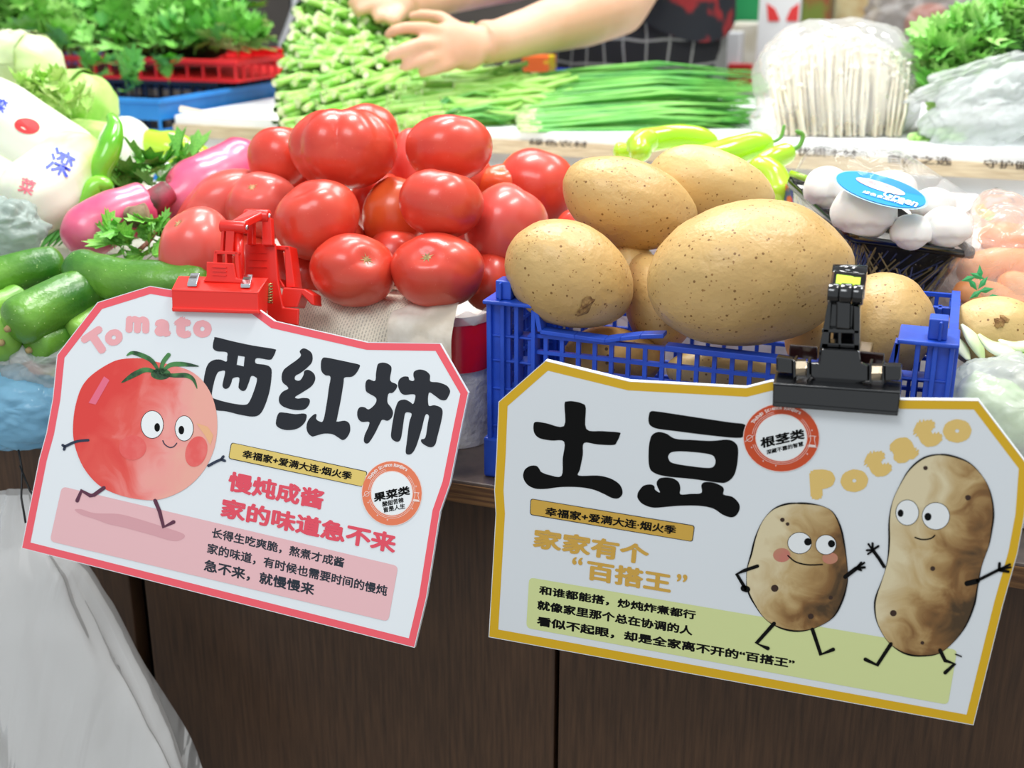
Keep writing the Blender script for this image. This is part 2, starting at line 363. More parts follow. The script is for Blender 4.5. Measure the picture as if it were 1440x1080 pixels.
q.hexa([A - up, B_ - up, B_ + up, A + up], [p + V((0, .010, 0)) for p in (A - up, B_ - up, B_ + up, A + up)])
mk('front_rim', q, blue, pc, False, bev=.0006)
q = MB(); A, B_ = FC.at(1248, 530), FC.at(1262, 484); up = V((.0018, 0, 0))
q.hexa([A - up, B_ - up, B_ + up, A + up], [p + V((0, .012, 0)) for p in (A - up, B_ - up, B_ + up, A + up)]); mk('rim_riser', q, blue, pc, False)
# crates far left at the back
def cornerpx(x, y, Y): return onY(x, y, Y)
c0 = cornerpx(222, 139, 1.34)
crate('produce_crate', 'light blue slotted crate beside the end of the white back table', c0.x - .35, c0.x, 1.34, 1.72, c0.z - .11, c0.z, lblue, 7, 7, 3, solid=.25)
c1 = cornerpx(330, 84, 1.50)
crate('produce_tray', 'red slotted tray heaped with leafy parsley', c1.x - .42, c1.x, 1.50, 1.76, c1.z - .030, c1.z, redtray, 16, 12, 1, solid=.3)
crate('produce_crate', 'dark navy slotted crate under the red tray of parsley', c0.x - .33, c0.x - .02, 1.505, 1.70, c0.z - .104, c1.z - .031, navy, 16, 12, 5)
c2 = cornerpx(395, 84, 1.9)
crate('produce_tray', 'red tray with black rim behind the tall stack of green stems', c2.x - .16, c2.x + .16, 1.9, 2.15, c2.z - .04, c2.z + .002, redtray, 12, 10, 1, solid=.4)
tag(mk('storage_cabinet', MB().box(c2.x - .17, c2.x + .17, 1.9, 2.16, 0, c2.z - .0405), dark, None, False, bev=.004), 'dark cabinet under the red tray behind the tall stem pile', 'cabinet')
c3 = onY(650, 110, 1.66)
crate('produce_tray', 'royal blue tray behind the hand and the green stems', c3.x - .02, c3.x + .20, 1.68, 1.84, ZB + .0005, ZB + .034, mat('blue_tray', '1F3FD0', .4), 8, 8, 1, solid=.8)
c4 = onY(75, 35, 2.3)
crate('produce_crate', 'blue crate behind the parsley at the far left', c4.x - .25, c4.x + .08, 2.3, 2.55, c4.z - .1, c4.z + .02, mat('mid_blue_plastic', '1F4F8F', .4), 8, 8, 3, solid=.5)

# ------------------------------------------------------------------ tomatoes
def local(vs): return RT * vs[0] + UP * vs[1] - FW * vs[2]
def tomato(px, py, wpx, hpx, d, rot=0, axis=(0, 1, .3), lobes=5, amp=.03, m=None, label='', sc_=False, deep=.14):
    c = P(px, py, d); s = d / F; hw, hh = wpx / 2 * s, hpx / 2 * s; r = math.radians(rot)
    ax = (RT * math.cos(r) - UP * math.sin(r)) * hw; ay = (RT * math.sin(r) + UP * math.cos(r)) * hh; az = -FW * (hw + hh) / 2
    A = V(axis).normalized(); O = A.orthogonal().normalized(); O2 = A.cross(O); ph0 = random.uniform(0, 6); sd = random.uniform(0, 50)
    def fn(dr):
        ca = max(-1, min(1, dr.dot(A))); th = math.acos(ca); ph = math.atan2(dr.dot(O2), dr.dot(O))
        k = 1 + amp * (abs(math.cos(lobes * .5 * ph + ph0)) - .64) * math.sin(th) * (1.3 if th < 1.6 else .8) - deep * math.exp(-(th / .32) ** 2) - .05 * math.exp(-((PI - th) / .4) ** 2)
        return k + .035 * n3(dr * 1.3 + V((sd, 0, 0)))
    t = thing('tomato', label, 'tomato', c - ZZ * hh, 'tomatoes piled in the foam box')
    mk('flesh', MB().blob(c, ax, ay, az, fn, 48, 30), m or tom, t)
    if sc_:
        q = MB(); n = 16; cc = c + (ax * A.x + ay * A.y + az * A.z) * (fn(A) + .01); vs = [cc]
        for i in range(n):
            a = 2 * PI * i / n; rr = (.18 if i % 2 else .07) * random.uniform(.7, 1.2); dr = (A + (O * math.cos(a) + O2 * math.sin(a)) * rr).normalized()
            vs.append(c + (ax * dr.x + ay * dr.y + az * dr.z) * (fn(dr) + .008))
        q.add(vs, [(0, 1 + i, 1 + (i + 1) % n) for i in range(n)]); mk('stem_scar', q, scar, t, False)
    return t
TL = [
 (515, 188, 92, 84, 1.10, 0, (0, 1, -.3), 5, .03, tom, 'red tomato just behind the ribbed tomato on top of the pile', 0),
 (395, 222, 92, 92, 1.07, 0, (0, 1, .1), 4, .02, tom, 'round red tomato at the upper left of the pile, left of the ribbed one', 0),
 (312, 296, 150, 96, 1.085, -36, (-.3, .6, .4), 5, .03, tomp, 'dusky red tomato with orange rim lying against the pink radish', 0),
 (585, 240, 80, 130, 1.10, 0, (0, 1, .1), 5, .03, tomp, 'tomato glimpsed in the gap between the two topmost tomatoes', 0),
 (755, 262, 116, 108, 1.10, 10, (.2, 1, .1), 4, .02, tom, 'smooth red tomato at the right rear of the pile by the top potato', 0),
 (706, 262, 70, 62, 1.09, 0, (0, .8, .7), 5, .02, tomo, 'small orange-red tomato half hidden behind the right top tomato', 1),
 (812, 322, 64, 60, 1.05, 0, (0, 1, .3), 5, .02, tom, 'tomato just showing between the two left potatoes', 0),
 (370, 290, 104, 96, 1.045, 0, (-.15, .45, .8), 4, .05, tomp, 'pinkish tomato with pale dimple behind the red clip', 1),
 (484, 209, 150, 118, 1.02, 0, (0, 1, .15), 7, .085, tom, 'large ribbed tomato on top of the pile', 0),
 (632, 208, 124, 96, 1.00, -4, (.25, 1, .1), 5, .035, tom, 'broad red tomato topping the right side of the pile', 0),
 (712, 320, 118, 128, 1.00, 25, (.1, 1, .2), 4, .03, tomp, 'large pinkish-red tomato leaning against the left potato', 0),
 (556, 302, 92, 112, 1.035, 15, (0, 1, .2), 4, .02, tomo, 'orange-red tomato deep in the middle of the pile', 0),
 (425, 392, 90, 92, 1.01, 0, (0, 1, .2), 4, .02, tom, 'tomato in the shadow right behind the red clip', 0),
 (690, 395, 80, 90, .99, 0, (0, 1, .2), 4, .02, tom, 'shaded tomato at the right end of the pile beside the blue crate', 0),
 (277, 352, 104, 122, .975, 12, (-.55, .55, .62), 4, .03, tomp, 'big dull red tomato left of the red clip', 1),
 (446, 309, 124, 108, .975, -32, (.15, .75, .62), 5, .035, tom, 'oblong red tomato tilted up to the right, right of the red clip', 0),
 (620, 286, 119, 98, .955, 8, (.1, 1, .15), 4, .045, tom, 'shiny red tomato in the centre resting on the two front tomatoes', 0),
 (497, 380, 122, 104, .95, 6, (.42, .30, .86), 5, .02, tom, 'front tomato on the newspaper, left of the two, with green scar', 1),
 (615, 380, 132, 106, .94, 2, (-.20, .28, .93), 5, .03, tom, 'front tomato on the newspaper, right of the two, with creased scar', 1),
]
DKL = iter(['shaded tomato glimpsed just below the right side of the ribbed tomato', 'shaded tomato glimpsed below the left side of the ribbed tomato', 'small shaded tomato in the gap above and between the two front tomatoes', 'shaded tomato between the oblong tilted one and the left front tomato', 'shaded tomato below the large pinkish-red one, behind the right front tomato', 'shaded tomato directly behind the neck of the red clip', 'shaded tomato under the broad tomato topping the right side'])
TL += [(x, y, w_, h_, d, 0, (.1, 1, .2), 4, .02, tom, next(DKL), 0) for x, y, w_, h_, d in ((535, 285, 86, 92, 1.085), (432, 262, 84, 80, 1.10), (556, 362, 84, 84, 1.02), (478, 345, 80, 80, 1.035), (668, 352, 84, 84, 1.04), (350, 372, 92, 92, 1.05), (655, 252, 80, 76, 1.10))]
for a in TL: tomato(*a[:6], axis=a[6], lobes=a[7], amp=a[8], m=a[9], label=a[10], sc_=bool(a[11]))

# ------------------------------------------------------------------ potatoes
def potato(px, py, wpx, hpx, d, rot, label, m=None, taper=.1, lump=.06, marks=0, bumps=()):
    c = P(px, py, d); s = d / F; r = math.radians(rot); sd = random.uniform(0, 90)
    hw, hh = wpx / 2 * s, hpx / 2 * s
    ax = (RT * math.cos(r) - UP * math.sin(r)) * hw; ay = (RT * math.sin(r) + UP * math.cos(r)) * hh; az = -FW * hh * 1.05
    dents = [V((random.uniform(-1, 1), random.uniform(-1, 1), random.uniform(0, 1))).normalized() for _ in range(6)]
    def fn(dr):
        k = 1 + lump * n3(dr * 1.1 + V((sd, 3, 1))) + .012 * n3(dr * 4 + V((sd, 0, 0)))
        for e in dents: k -= .014 * math.exp(-((dr - e).length / .11) ** 2)
        for bx, by, bz, h, w_ in bumps: k += h * math.exp(-((dr - V((bx, by, bz)).normalized()).length / w_) ** 2)
        return k
    t = thing('potato', label, 'potato', c - ZZ * hh, 'potatoes heaped in the blue crate' if px < 1330 else None)
    q = MB().blob(c, ax, ay, az, fn, 56, 36)
    if taper:
        for i, p in enumerate(q.v):
            u = (p - c).dot(ax) / (hw * hw); u = max(-1, min(1, u)); q.v[i] = p + ((c + ax * u) - p) * taper * u
    mk('tuber', q, m or pot, t)
    for i in range(marks):
        dr = V((random.uniform(-.1, .75), random.uniform(-.85, -.2), 1)).normalized(); cc = c + (ax * dr.x + ay * dr.y + az * dr.z) * (fn(dr) * (1 - 0 * taper)); q = MB()
        nn = (cc - c).normalized(); o1 = nn.orthogonal().normalized(); o2 = nn.cross(o1); vs = [cc + nn * .0012]
        for k in range(12): a = 2 * PI * k / 12; vs.append(cc - nn * .0006 + (o1 * math.cos(a) + o2 * math.sin(a) * .6) * random.uniform(.0045, .009))
        q.add(vs, [(0, 1 + k, 1 + (k + 1) % 12) for k in range(12)]); mk('skin_flake', q, scab, t, False)
potato(1000, 262, 180, 104, .965, 12, 'pale potato behind the topmost potato, below the green peppers', potl)
potato(888, 385, 70, 100, .95, 0, 'potato seen in the gap under the topmost potato', potl)
potato(884, 287, 196, 122, .93, 19, 'topmost oblong potato with freckled right end', pot, taper=.05)
potato(925, 425, 96, 140, .93, -15, 'potato in shadow between the left potato and the biggest one', pot)
potato(1238, 462, 140, 160, .88, 20, 'smooth potato behind the black clip at the crate corner', pot, .04)
potato(1165, 470, 120, 120, .90, 0, 'potato low in the crate behind the black clip', pot)
potato(799, 386, 192, 144, .88, 24, 'left potato with a flaky scab above the crate rim', pot, taper=.04, marks=2)
potato(1052, 384, 286, 206, .84, -8, 'the biggest potato, freckled, in the middle of the crate', pot, taper=-.03, lump=.05, bumps=[(.9, .42, .3, -.07, .35), (.97, 0, .2, .05, .4)])
potato(862, 504, 138, 88, .915, 4, 'dirty netted potato behind the crate lattice', potd, marks=0)
potato(1030, 528, 190, 70, .90, 6, 'pale potato behind the lattice under the biggest potato', potl)
potato(1188, 560, 150, 90, .885, 0, 'potato at the right inside the lattice under the black clip', potl)
potato(1398, 468, 134, 104, .885, 0, 'yellow potato with a brown scabby eye, right of the crate', potl, taper=0, marks=0)
# crusty eye of that potato
FE = None

# ------------------------------------------------------------------ foam box with newspaper
bx0, bx1, by0, by1, bz0, bz1 = -.64, -.335, .835, 1.13, .7955, .905
fb = thing('foam_box', 'white foam box with red tape on its end under the tomatoes', 'box', ((bx0 + bx1) / 2, .98, bz0))
q = MB(); rr = .03
def rbox(u, v, gx=0, z0=bz0, z1=bz1):
    a = 2 * PI * u; cx = bx1 + gx - rr if math.cos(a) > 0 else bx0 - gx + rr; cy = by1 + gx - rr if math.sin(a) > 0 else by0 - gx + rr
    return V((cx + rr * math.cos(a), cy + rr * math.sin(a), z0 + (z1 - z0) * v))
q.grid(lambda u, v: rbox(u, v) + V((0, 0, 0)), 64, 24, True); q.add([(bx0 + .01, by0 + .01, bz0 + .06), (bx1 - .01, by0 + .01, bz0 + .06), (bx1 - .01, by1 - .01, bz0 + .06), (bx0 + .01, by1 - .01, bz0 + .06)], [(0, 1, 2, 3)])
mk('shell', q, foam, fb)
q = MB(); q.grid(lambda u, v: rbox(u, v, .0016, bz1 - .045, bz1 - .003 + .004 * math.sin(u * 40)), 96, 6, True); mk('red_tape', q, mat('red_tape', 'D21022', .22, coat=.5, bump=.4, bsc=60), fb)
q = MB(); q.grid(lambda u, v: rbox(u, v, .002, bz1 - .006, bz1 + .004 + .002 * math.sin(u * 60)), 96, 4, True); mk('film_edge', q, bagc, fb)
# newspaper: printed columns as a procedural material
def newsprint():
    m = bpy.data.materials.new('newsprint'); m.use_nodes = True; N = m.node_tree.nodes; L = m.node_tree.links; b = N['Principled BSDF']; b.inputs['Roughness'].default_value = .8
    tc = N.new('ShaderNodeTexCoord'); mp = N.new('ShaderNodeMapping'); mp.inputs['Rotation'].default_value = (0, 0, .12); L.new(tc.outputs['Object'], mp.inputs[0])
    bk = N.new('ShaderNodeTexBrick'); bk.inputs['Scale'].default_value = 1; bk.inputs['Brick Width'].default_value = .0048; bk.inputs['Row Height'].default_value = .0022; bk.inputs['Mortar Size'].default_value = .0009; bk.inputs['Mortar Smooth'].default_value = .5
    sp = N.new('ShaderNodeSeparateXYZ'); cb = N.new('ShaderNodeCombineXYZ'); L.new(mp.outputs[0], sp.inputs[0]); ad = N.new('ShaderNodeMath'); L.new(sp.outputs[1], ad.inputs[0]); L.new(sp.outputs[2], ad.inputs[1])
    L.new(sp.outputs[0], cb.inputs[1]); L.new(ad.outputs[0], cb.inputs[0]); L.new(cb.outputs[0], bk.inputs[0])
    bk.inputs['Color1'].default_value = hx('5E574E'); bk.inputs['Color2'].default_value = hx('857B6C'); bk.inputs['Mortar'].default_value = hx('EEE6D2')
    n = N.new('ShaderNodeTexNoise'); n.inputs['Scale'].default_value = 14; L.new(tc.outputs['Object'], n.inputs[0]); r = N.new('ShaderNodeValToRGB'); r.color_ramp.elements[0].position = .44; r.color_ramp.elements[1].position = .46; L.new(n.outputs[0], r.inputs[0])
    n2 = N.new('ShaderNodeTexNoise'); n2.inputs['Scale'].default_value = 700; L.new(tc.outputs['Object'], n2.inputs[0])
    mx = N.new('ShaderNodeMix'); mx.data_type = 'RGBA'; L.new(r.outputs[0], mx.inputs[0]); mx.inputs[6].default_value = hx('EEE6D2'); L.new(bk.outputs[0], mx.inputs[7])
    m3 = N.new('ShaderNodeMix'); m3.data_type = 'RGBA'; L.new(n2.outputs[0], m3.inputs[0]); L.new(mx.outputs[2], m3.inputs[6]); m3.inputs[7].default_value = hx('EEE6D2'); L.new(m3.outputs[2], b.inputs['Base Color'])
    n4 = N.new('ShaderNodeTexNoise'); n4.inputs['Scale'].default_value = 50; L.new(tc.outputs['Object'], n4.inputs[0]); bp = N.new('ShaderNodeBump'); bp.inputs['Strength'].default_value = .5; bp.inputs['Distance'].default_value = .003; L.new(n4.outputs[0], bp.inputs['Height']); L.new(bp.outputs[0], b.inputs['Normal'])
    return m
news = newsprint()
def sheet(x0, x1, prof, amp, sd, nx=70, ny=40, sk=0):
    def fn(u, v):
        t = v * (len(prof) - 1); i = min(int(t), len(prof) - 2); f = t - i; f2 = f * f * (3 - 2 * f) if 0 else f
        y = prof[i][0] * (1 - f2) + prof[i + 1][0] * f2; z = prof[i][1] * (1 - f2) + prof[i + 1][1] * f2
        x = x0 + (x1 - x0) * u + sk * v
        p = V((x, y, z)); k = n3(V((x * 22 + sd, y * 26, z * 26))) + .5 * abs(n3(V((x * 60 + sd, y * 50, z * 50))))
        return p + V((0, -.5, 1)) * amp * k
    return MB().grid(fn, nx, ny)
pr = cmr([(1.0, bz1 - .02), (.93, bz1 - .005), (.865, bz1 + .006), (.838, bz1 + .006), (.820, bz1 - .004), (.811, bz1 - .022), (.812, bz1 - .042), (.822, bz1 - .062)], 4, False)
tag(mk('newspaper', sheet(-.585, -.365, pr, .0075, 3, 110, 60), news), 'sheet of printed newspaper folded over the front of the foam box', 'newspaper')
pr2 = [(y - .004, z + .004) for y, z in pr]
tag(mk('newspaper', sheet(-.405, -.352, pr2, .008, 9, 40, 60, .012), mat('newsprint_plain', 'ECE6D8', .8, 'CFC4B0', 30, bump=.4)), 'blank torn newspaper strip over the box corner next to the red tape', 'newspaper')

# ------------------------------------------------------------------ signs
def sign(name, label, fr, outer, bcol, bw, mid):
    t = thing(name, label, 'sign', fr.at(*mid))
    q = MB(); pp = [V((x, y, 0)) for x, y in outer]; tri = tessellate_polygon([pp]); n = len(outer)
    a = [fr.at(x, y, 0) for x, y in outer]; b = [p - fr.n * .004 for p in a]
    fs = [tuple(r) for r in tri]; fs2 = []
    for r in tri: fs2.append(tuple(i + n for i in r))
    q.add(a + b, fs + fs2 + [(i, n + i, n + (i + 1) % n, (i + 1) % n) for i in range(n)]); mk('board', q, white, t, False)
    # inset border
    area2 = sum(outer[i][0] * outer[(i + 1) % n][1] - outer[(i + 1) % n][0] * outer[i][1] for i in range(n)); sg = 1 if area2 > 0 else -1
    def inset(w_):
        res = []
        for i in range(n):
            p0, p1, p2 = outer[i - 1], outer[i], outer[(i + 1) % n]
            d1 = V((p1[0] - p0[0], p1[1] - p0[1])).normalized(); d2 = V((p2[0] - p1[0], p2[1] - p1[1])).normalized()
            n1 = V((-d1.y, d1.x)) * sg; n2_ = V((-d2.y, d2.x)) * sg; bs = (n1 + n2_).normalized(); k = w_ / max(.4, bs.dot(n1)); res.append((p1[0] + bs.x * k, p1[1] + bs.y * k))
        return res
    q = MB(); o1, i1 = inset(1.0), inset(bw)
    for i in range(n):
        j = (i + 1) % n; q.add([fr.at(*o1[i], .00012), fr.at(*o1[j], .00012), fr.at(*i1[j], .00012), fr.at(*i1[i], .00012)], [(0, 1, 2, 3) if sg < 0 else (3, 2, 1, 0)])
    mk('border', q, mat('border_' + bcol, bcol, .35), t, False)
    return t
def flat(fr, t, name, loops, m, off, label=None):
    q = MB()
    for L_ in loops: fr.fill(q, L_ if isinstance(L_[0], list) else [L_], off)
    o = mk(name, q, m, t, False)
    if label: o['label'] = label
    return o
O1 = .00022; O2 = .00030; O3 = .00038; O4 = .00054; O5 = .00068
def rrect(q4, r=5):
    out = []; n = 4
    for i in range(4):
        p0, p1, p2 = q4[i - 1], q4[i], q4[(i + 1) % 4]; a = V((p0[0] - p1[0], p0[1] - p1[1])).normalized(); b = V((p2[0] - p1[0], p2[1] - p1[1])).normalized(); P1 = V(p1)
        A, B_ = P1 + a * r, P1 + b * r
        for k in range(5): s = k / 4; out.append(tuple((1 - s) ** 2 * A + 2 * s * (1 - s) * P1 + s * s * B_))
    return out
# --- tomato sign
nT = (-FW + RT * -.20).normalized()
FT = Frame(P(345, 650, .89), nT)
TO = [(30, 771), (55, 645), (65, 609), (74, 560), (80, 499), (137, 425), (211, 402), (352, 426), (386, 451), (517, 481), (619, 482.5), (659, 552), (649, 600), (633, 680), (619, 720), (600, 840), (583, 911)]
ts = sign('sign', 'white tomato price board with red border and black Chinese lettering held by the red clip', FT, TO, 'F9606C', 11, (300, 840))
flat(FT, ts, 'pink_panel', [rrect([(87, 684), (560, 796), (546, 874), (70, 761)], 7)], mat('pink_print', 'F0BEC1', .45), O1)
Z6 = (240, 440, 1440 / 420)
xi_o = zc([(218,117),(300,137),(400,158),(498,174),(506,184),(494,212),(476,226),(415,218),(411,243),(455,250),(480,262),(487,290),(478,370),(455,445),(430,488),(395,500),(330,490),(270,475),(215,468),(180,440),(158,385),(158,345),(163,300),(178,250),(205,228),(240,225),(268,235),(272,215),(270,190),(225,185),(205,172),(204,150),(210,125)], *Z6)
xi_h1 = zc([(325,206),(357,211),(352,258),(318,250)], *Z6)
xi_h2 = zc([(225,290),(240,281),(262,281),(255,320),(250,352),(262,366),(280,360),(292,338),(300,315),(330,312),(328,345),(328,362),(345,376),(362,370),(377,335),(388,305),(408,309),(416,325),(400,380),(378,430),(355,443),(290,435),(215,415),(198,398),(210,330)], *Z6)
ho1 = zc([(640,171),(665,180),(682,200),(682,235),(660,262),(625,290),(603,302),(598,318),(608,326),(625,324),(640,300),(645,280),(665,275),(690,292),(697,320),(680,352),(640,380),(600,405),(612,413),(640,410),(668,415),(668,440),(645,465),(600,468),(550,455),(525,435),(523,405),(540,380),(566,366),(560,352),(540,335),(535,305),(545,275),(575,250),(610,225),(628,205),(622,185)], *Z6)
ho2 = zc([(520,484),(550,481),(600,488),(640,485),(656,495),(645,530),(610,558),(560,565),(520,553),(507,530)], *Z6)
ho3 = zc([(730,222),(745,215),(800,225),(870,240),(905,248),(912,258),(895,290),(872,308),(838,312),(833,340),(820,420),(802,510),(802,524),(840,520),(862,535),(865,570),(850,600),(830,613),(810,602),(780,585),(740,582),(700,592),(680,595),(660,575),(655,545),(665,515),(690,490),(703,490),(701,510),(715,522),(735,520),(750,450),(763,360),(770,308),(745,300),(727,280),(724,245)], *Z6)
sh1 = zc([(1005,243),(1030,240),(1055,250),(1065,270),(1058,325),(1090,345),(1088,365),(1070,385),(1050,390),(1045,430),(1062,455),(1072,480),(1065,505),(1045,520),(1020,515),(1005,540),(985,580),(960,620),(945,630),(932,620),(935,590),(955,545),(955,525),(920,525),(902,505),(900,475),(912,455),(935,455),(955,465),(985,440),(990,410),(950,385),(940,370),(940,335),(955,320),(985,328),(990,290),(996,255)], *Z6)
sh2 = zc([(1175,282),(1200,273),(1230,280),(1250,300),(1252,330),(1290,335),(1330,350),(1347,375),(1340,400),(1325,420),(1300,418),(1275,400),(1245,385),(1243,445),(1270,445),(1300,455),(1311,475),(1305,520),(1285,600),(1275,635),(1255,648),(1230,640),(1210,625),(1208,610),(1228,600),(1240,530),(1245,497),(1228,492),(1210,560),(1185,640),(1165,675),(1145,683),(1133,670),(1140,610),(1150,530),(1162,490),(1150,480),(1132,482),(1125,510),(1118,560),(1110,605),(1098,620),(1080,618),(1063,600),(1065,560),(1075,500),(1085,455),(1100,425),(1130,418),(1155,430),(1170,438),(1180,400),(1165,392),(1130,395),(1110,385),(1097,355),(1100,325),(1120,308),(1145,308),(1150,322),(1165,328),(1175,322),(1170,300)], *Z6)
sm = lambda p: cmr(p, 4)
flat(FT, ts, 'headline', [[sm(xi_o), xi_h1, sm(xi_h2)]], dgrey, O1); flat(FT, ts, 'headline', [[sm(ho1)], [sm(ho2)], [sm(ho3)]], dgrey, O1); flat(FT, ts, 'headline', [[sm(sh1)], [sm(sh2)]], dgrey, O1)
def banner(fr, t, q4, col, a, b, up):
    flat(fr, t, 'banner', [rrect(q4, 4)], mat('banner_outline', '2A2A2A', .5), O2)
    cx = sum(p[0] for p in q4) / 4; cy = sum(p[1] for p in q4) / 4
    ins = []
    for i, p in enumerate(q4): ins.append((p[0] + (1 if p[0] < cx else -1), p[1] + (.9 if i in (0, 1) else -.9)))
    flat(fr, t, 'banner_fill', [rrect(ins, 3.5)], mat(col, col, .45), O3)
    q = MB(); line_text(fr, q, '幸福家+爱满大连·烟火季', a, b, up, O4, .032); mk('banner_text', q, black, t, False)
banner(FT, ts, [(325, 622), (517, 663), (511, 685), (321, 645)], 'E9CC70', (340, 643.5), (493.5, 675.5), (2.4, -11.5))
q = MB(); line_text(FT, q, '慢炖成酱', (319, 690), (453, 717.5), (4, -28), O2, .040); line_text(FT, q, '家的味道急不来', (309, 727), (555, 779), (4, -28), O2, .040)
mk('red_lettering', q, mat('ink_red', 'EC4F62', .45), ts, False)
q = MB(); line_text(FT, q, '长得生吃爽脆，熬煮才成酱', (297, 756), (483, 799), (2, -14.5), O2, .027); line_text(FT, q, '家的味道，有时候也需要时间的慢炖', (290.5, 778), (543.5, 839), (2, -15), O2, .027)
line_text(FT, q, '急不来，就慢慢来', (286, 803), (441, 838), (2, -17), O2, .03); mk('small_lettering', q, mat('ink_navy', '1C2634', .5), ts, False)
q = MB(); b_ = .075
glyph(FT, q, 'T', 136, 481, 36, -.60, O1, b_, 1.1); glyph(FT, q, 'o', 160, 474.5, 23, -.45, O1, b_, 1.1); glyph(FT, q, 'm', 193.5, 456.5, 24, .05, O1, b_, 1.05); glyph(FT, q, 'a', 229, 461, 24.5, .05, O1, b_, 1.1)
glyph(FT, q, 't', 256.5, 460, 31, .05, O1, b_, 1.2); glyph(FT, q, 'o', 284.5, 462.5, 25, .1, O1, b_, 1.05); mk('pink_lettering', q, mat('ink_pink', 'F7B0B4', .45), ts, False)
def watercolour(name, cols, sc, xd, xl):
    m = bpy.data.materials.new(name); m.use_nodes = True; N = m.node_tree.nodes; L = m.node_tree.links; b = N['Principled BSDF']; b.inputs['Roughness'].default_value = .45
    tc = N.new('ShaderNodeTexCoord'); n = N.new('ShaderNodeTexNoise'); n.inputs['Scale'].default_value = sc; n.inputs['Detail'].default_value = 9; n.inputs['Distortion'].default_value = 1.1; L.new(tc.outputs['Object'], n.inputs[0])
    dt = N.new('ShaderNodeVectorMath'); dt.operation = 'DOT_PRODUCT'; dt.inputs[1].default_value = xd; L.new(tc.outputs['Object'], dt.inputs[0])
    m1 = N.new('ShaderNodeMath'); m1.operation = 'MULTIPLY_ADD'; L.new(dt.outputs['Value'], m1.inputs[0]); m1.inputs[1].default_value = 1; m1.inputs[2].default_value = xl
    ad = N.new('ShaderNodeMath'); ad.operation = 'ADD'; L.new(n.outputs[0], ad.inputs[0]); L.new(m1.outputs[0], ad.inputs[1]); ad.use_clamp = True
    r = N.new('ShaderNodeValToRGB'); e = r.color_ramp.elements; e[0].position, e[0].color = cols[0][0], hx(cols[0][1]); e[1].position, e[1].color = cols[-1][0], hx(cols[-1][1])
    for p, c in cols[1:-1]: k = e.new(p); k.color = hx(c)
    L.new(ad.outputs[0], r.inputs[0]); L.new(r.outputs[0], b.inputs['Base Color']); return m
tb = [(152,512),(171,505),(199.5,504),(220.7,509),(244,514),(268,522),(287,538),(300,562),(305.5,592.5),(302,628),(287,661),(261,687),(228,701.5),(199.5,702.7),(166,695.6),(138,681.5),(117,656.7),(105,626),(102.6,599.6),(106,571),(114.5,545),(128.6,527.6)]
cT = FT.at(300, 840)   # sign origin
dirT = (FT.at(260, 640) - FT.at(140, 580)); g0 = (FT.at(205, 605) - cT).dot(dirT) / dirT.length_squared * .9
flat(FT, ts, 'painted_shadow', [sm(zc([(360,495),(400,492),(480,515),(620,520),(740,550),(900,600),(1010,640),(1000,670),(940,680),(800,640),(650,600),(560,580),(480,550),(400,525)], 20, 600, 4.235))], mat('print_shadow', 'DFA5AB', .45), O2)
flat(FT, ts, 'painted_tomato', [sm(tb)], watercolour('watercolour_tomato', [(.05, 'E8423C'), (.38, 'EE5A50'), (.55, 'F58078'), (.75, 'F8A49C'), (1, 'F6B0A0')], 34, tuple(dirT / dirT.length_squared * .9), -g0 + .02), O3)
pcx = lambda x, y: (20 + x / 4.235, 380 + y / 4.235)
q = MB(); FT.fill(q, [[pcx(535, 632), pcx(567, 655), pcx(485, 800), pcx(443, 790)]], O4); mk('painted_highlight', q, mat('hl_pink', 'F0708A', .45), ts, False)
for e_ in (ell(186.5, 629.5, 19, 17.5), ell(276, 635, 15, 22, .3)): flat(FT, ts, 'painted_cheek', [e_], mat('cheek_red', 'F0605C', .45, 'F37A74', 60), O4)
q = MB(); FT.fill(q, [[(276, 595), (292, 600), (300, 612), (296, 626), (288, 612)]], O4); mk('painted_patch', q, mat('patch_cream', 'F4B888', .5), ts, False)
wdT = lambda a, b: (lambda t: a * math.sin(PI * min(.98, .12 + t * .86)) + b)
q = MB()
for pts, w_ in (([(225,525),(214,508),(200,500),(186,496),(178,500)], 6), ([(226,526),(238,514),(252,512),(266,513),(279,515)], 6), ([(222,524),(205,520),(190,526),(180,532),(171,538)], 7), ([(228,527),(245,528),(262,528),(272,534),(277,546)], 6)): FT.stroke(q, pts, wdT(w_, .8), O4)
FT.stroke(q, [(226, 526), (229, 510), (237, 499)], 6, O4); FT.fill(q, [ell(226, 526, 14, 8)], O4); mk('painted_leaves', q, mat('print_leaf', '4C8A4A', .5, '24452C', 90, .4, .6), ts, False)
def eyes(fr, t, lst):
    for (cx, cy, rx, ry, ux, uy, ur, uy_) in lst:
        q = MB(); q2 = MB(); q3 = MB()
        fr.fill(q3, [ell(cx, cy, rx + .8, ry + .8)], O4); fr.fill(q, [ell(cx, cy, rx, ry)], O4 + .00008); fr.fill(q2, [ell(ux, uy, ur, uy_)], O5)
        mk('eye_outline', q3, black, t, False); mk('painted_eye', q, mat('ink_white', 'F6F8F8', .45), t, False); mk('painted_pupil', q2, black, t, False)
eyes(FT, ts, [(214, 597, 15.4, 19, 221, 601, 4, 6), (259, 602.4, 12.5, 17.3, 255, 604.8, 4, 6)])
inkb = mat('ink_blueblack', '263148', .5)
q = MB(); FT.stroke(q, [pcx(885,1015), pcx(897,1038), pcx(925,1055), pcx(950,1050), pcx(968,1030)], 1.6, O4)
for s_ in ([(124,619),(107,621),(91,628)], [(293,655),(302,650),(311,646)], [(311,646),(314,642)], [(311,646),(316,648)], [(91,628),(88,626)], [(91,628),(90,632)]): FT.stroke(q, s_, 3.8, O4)
tag(mk('painted_lines', q, inkb, ts, False), kind='stuff')
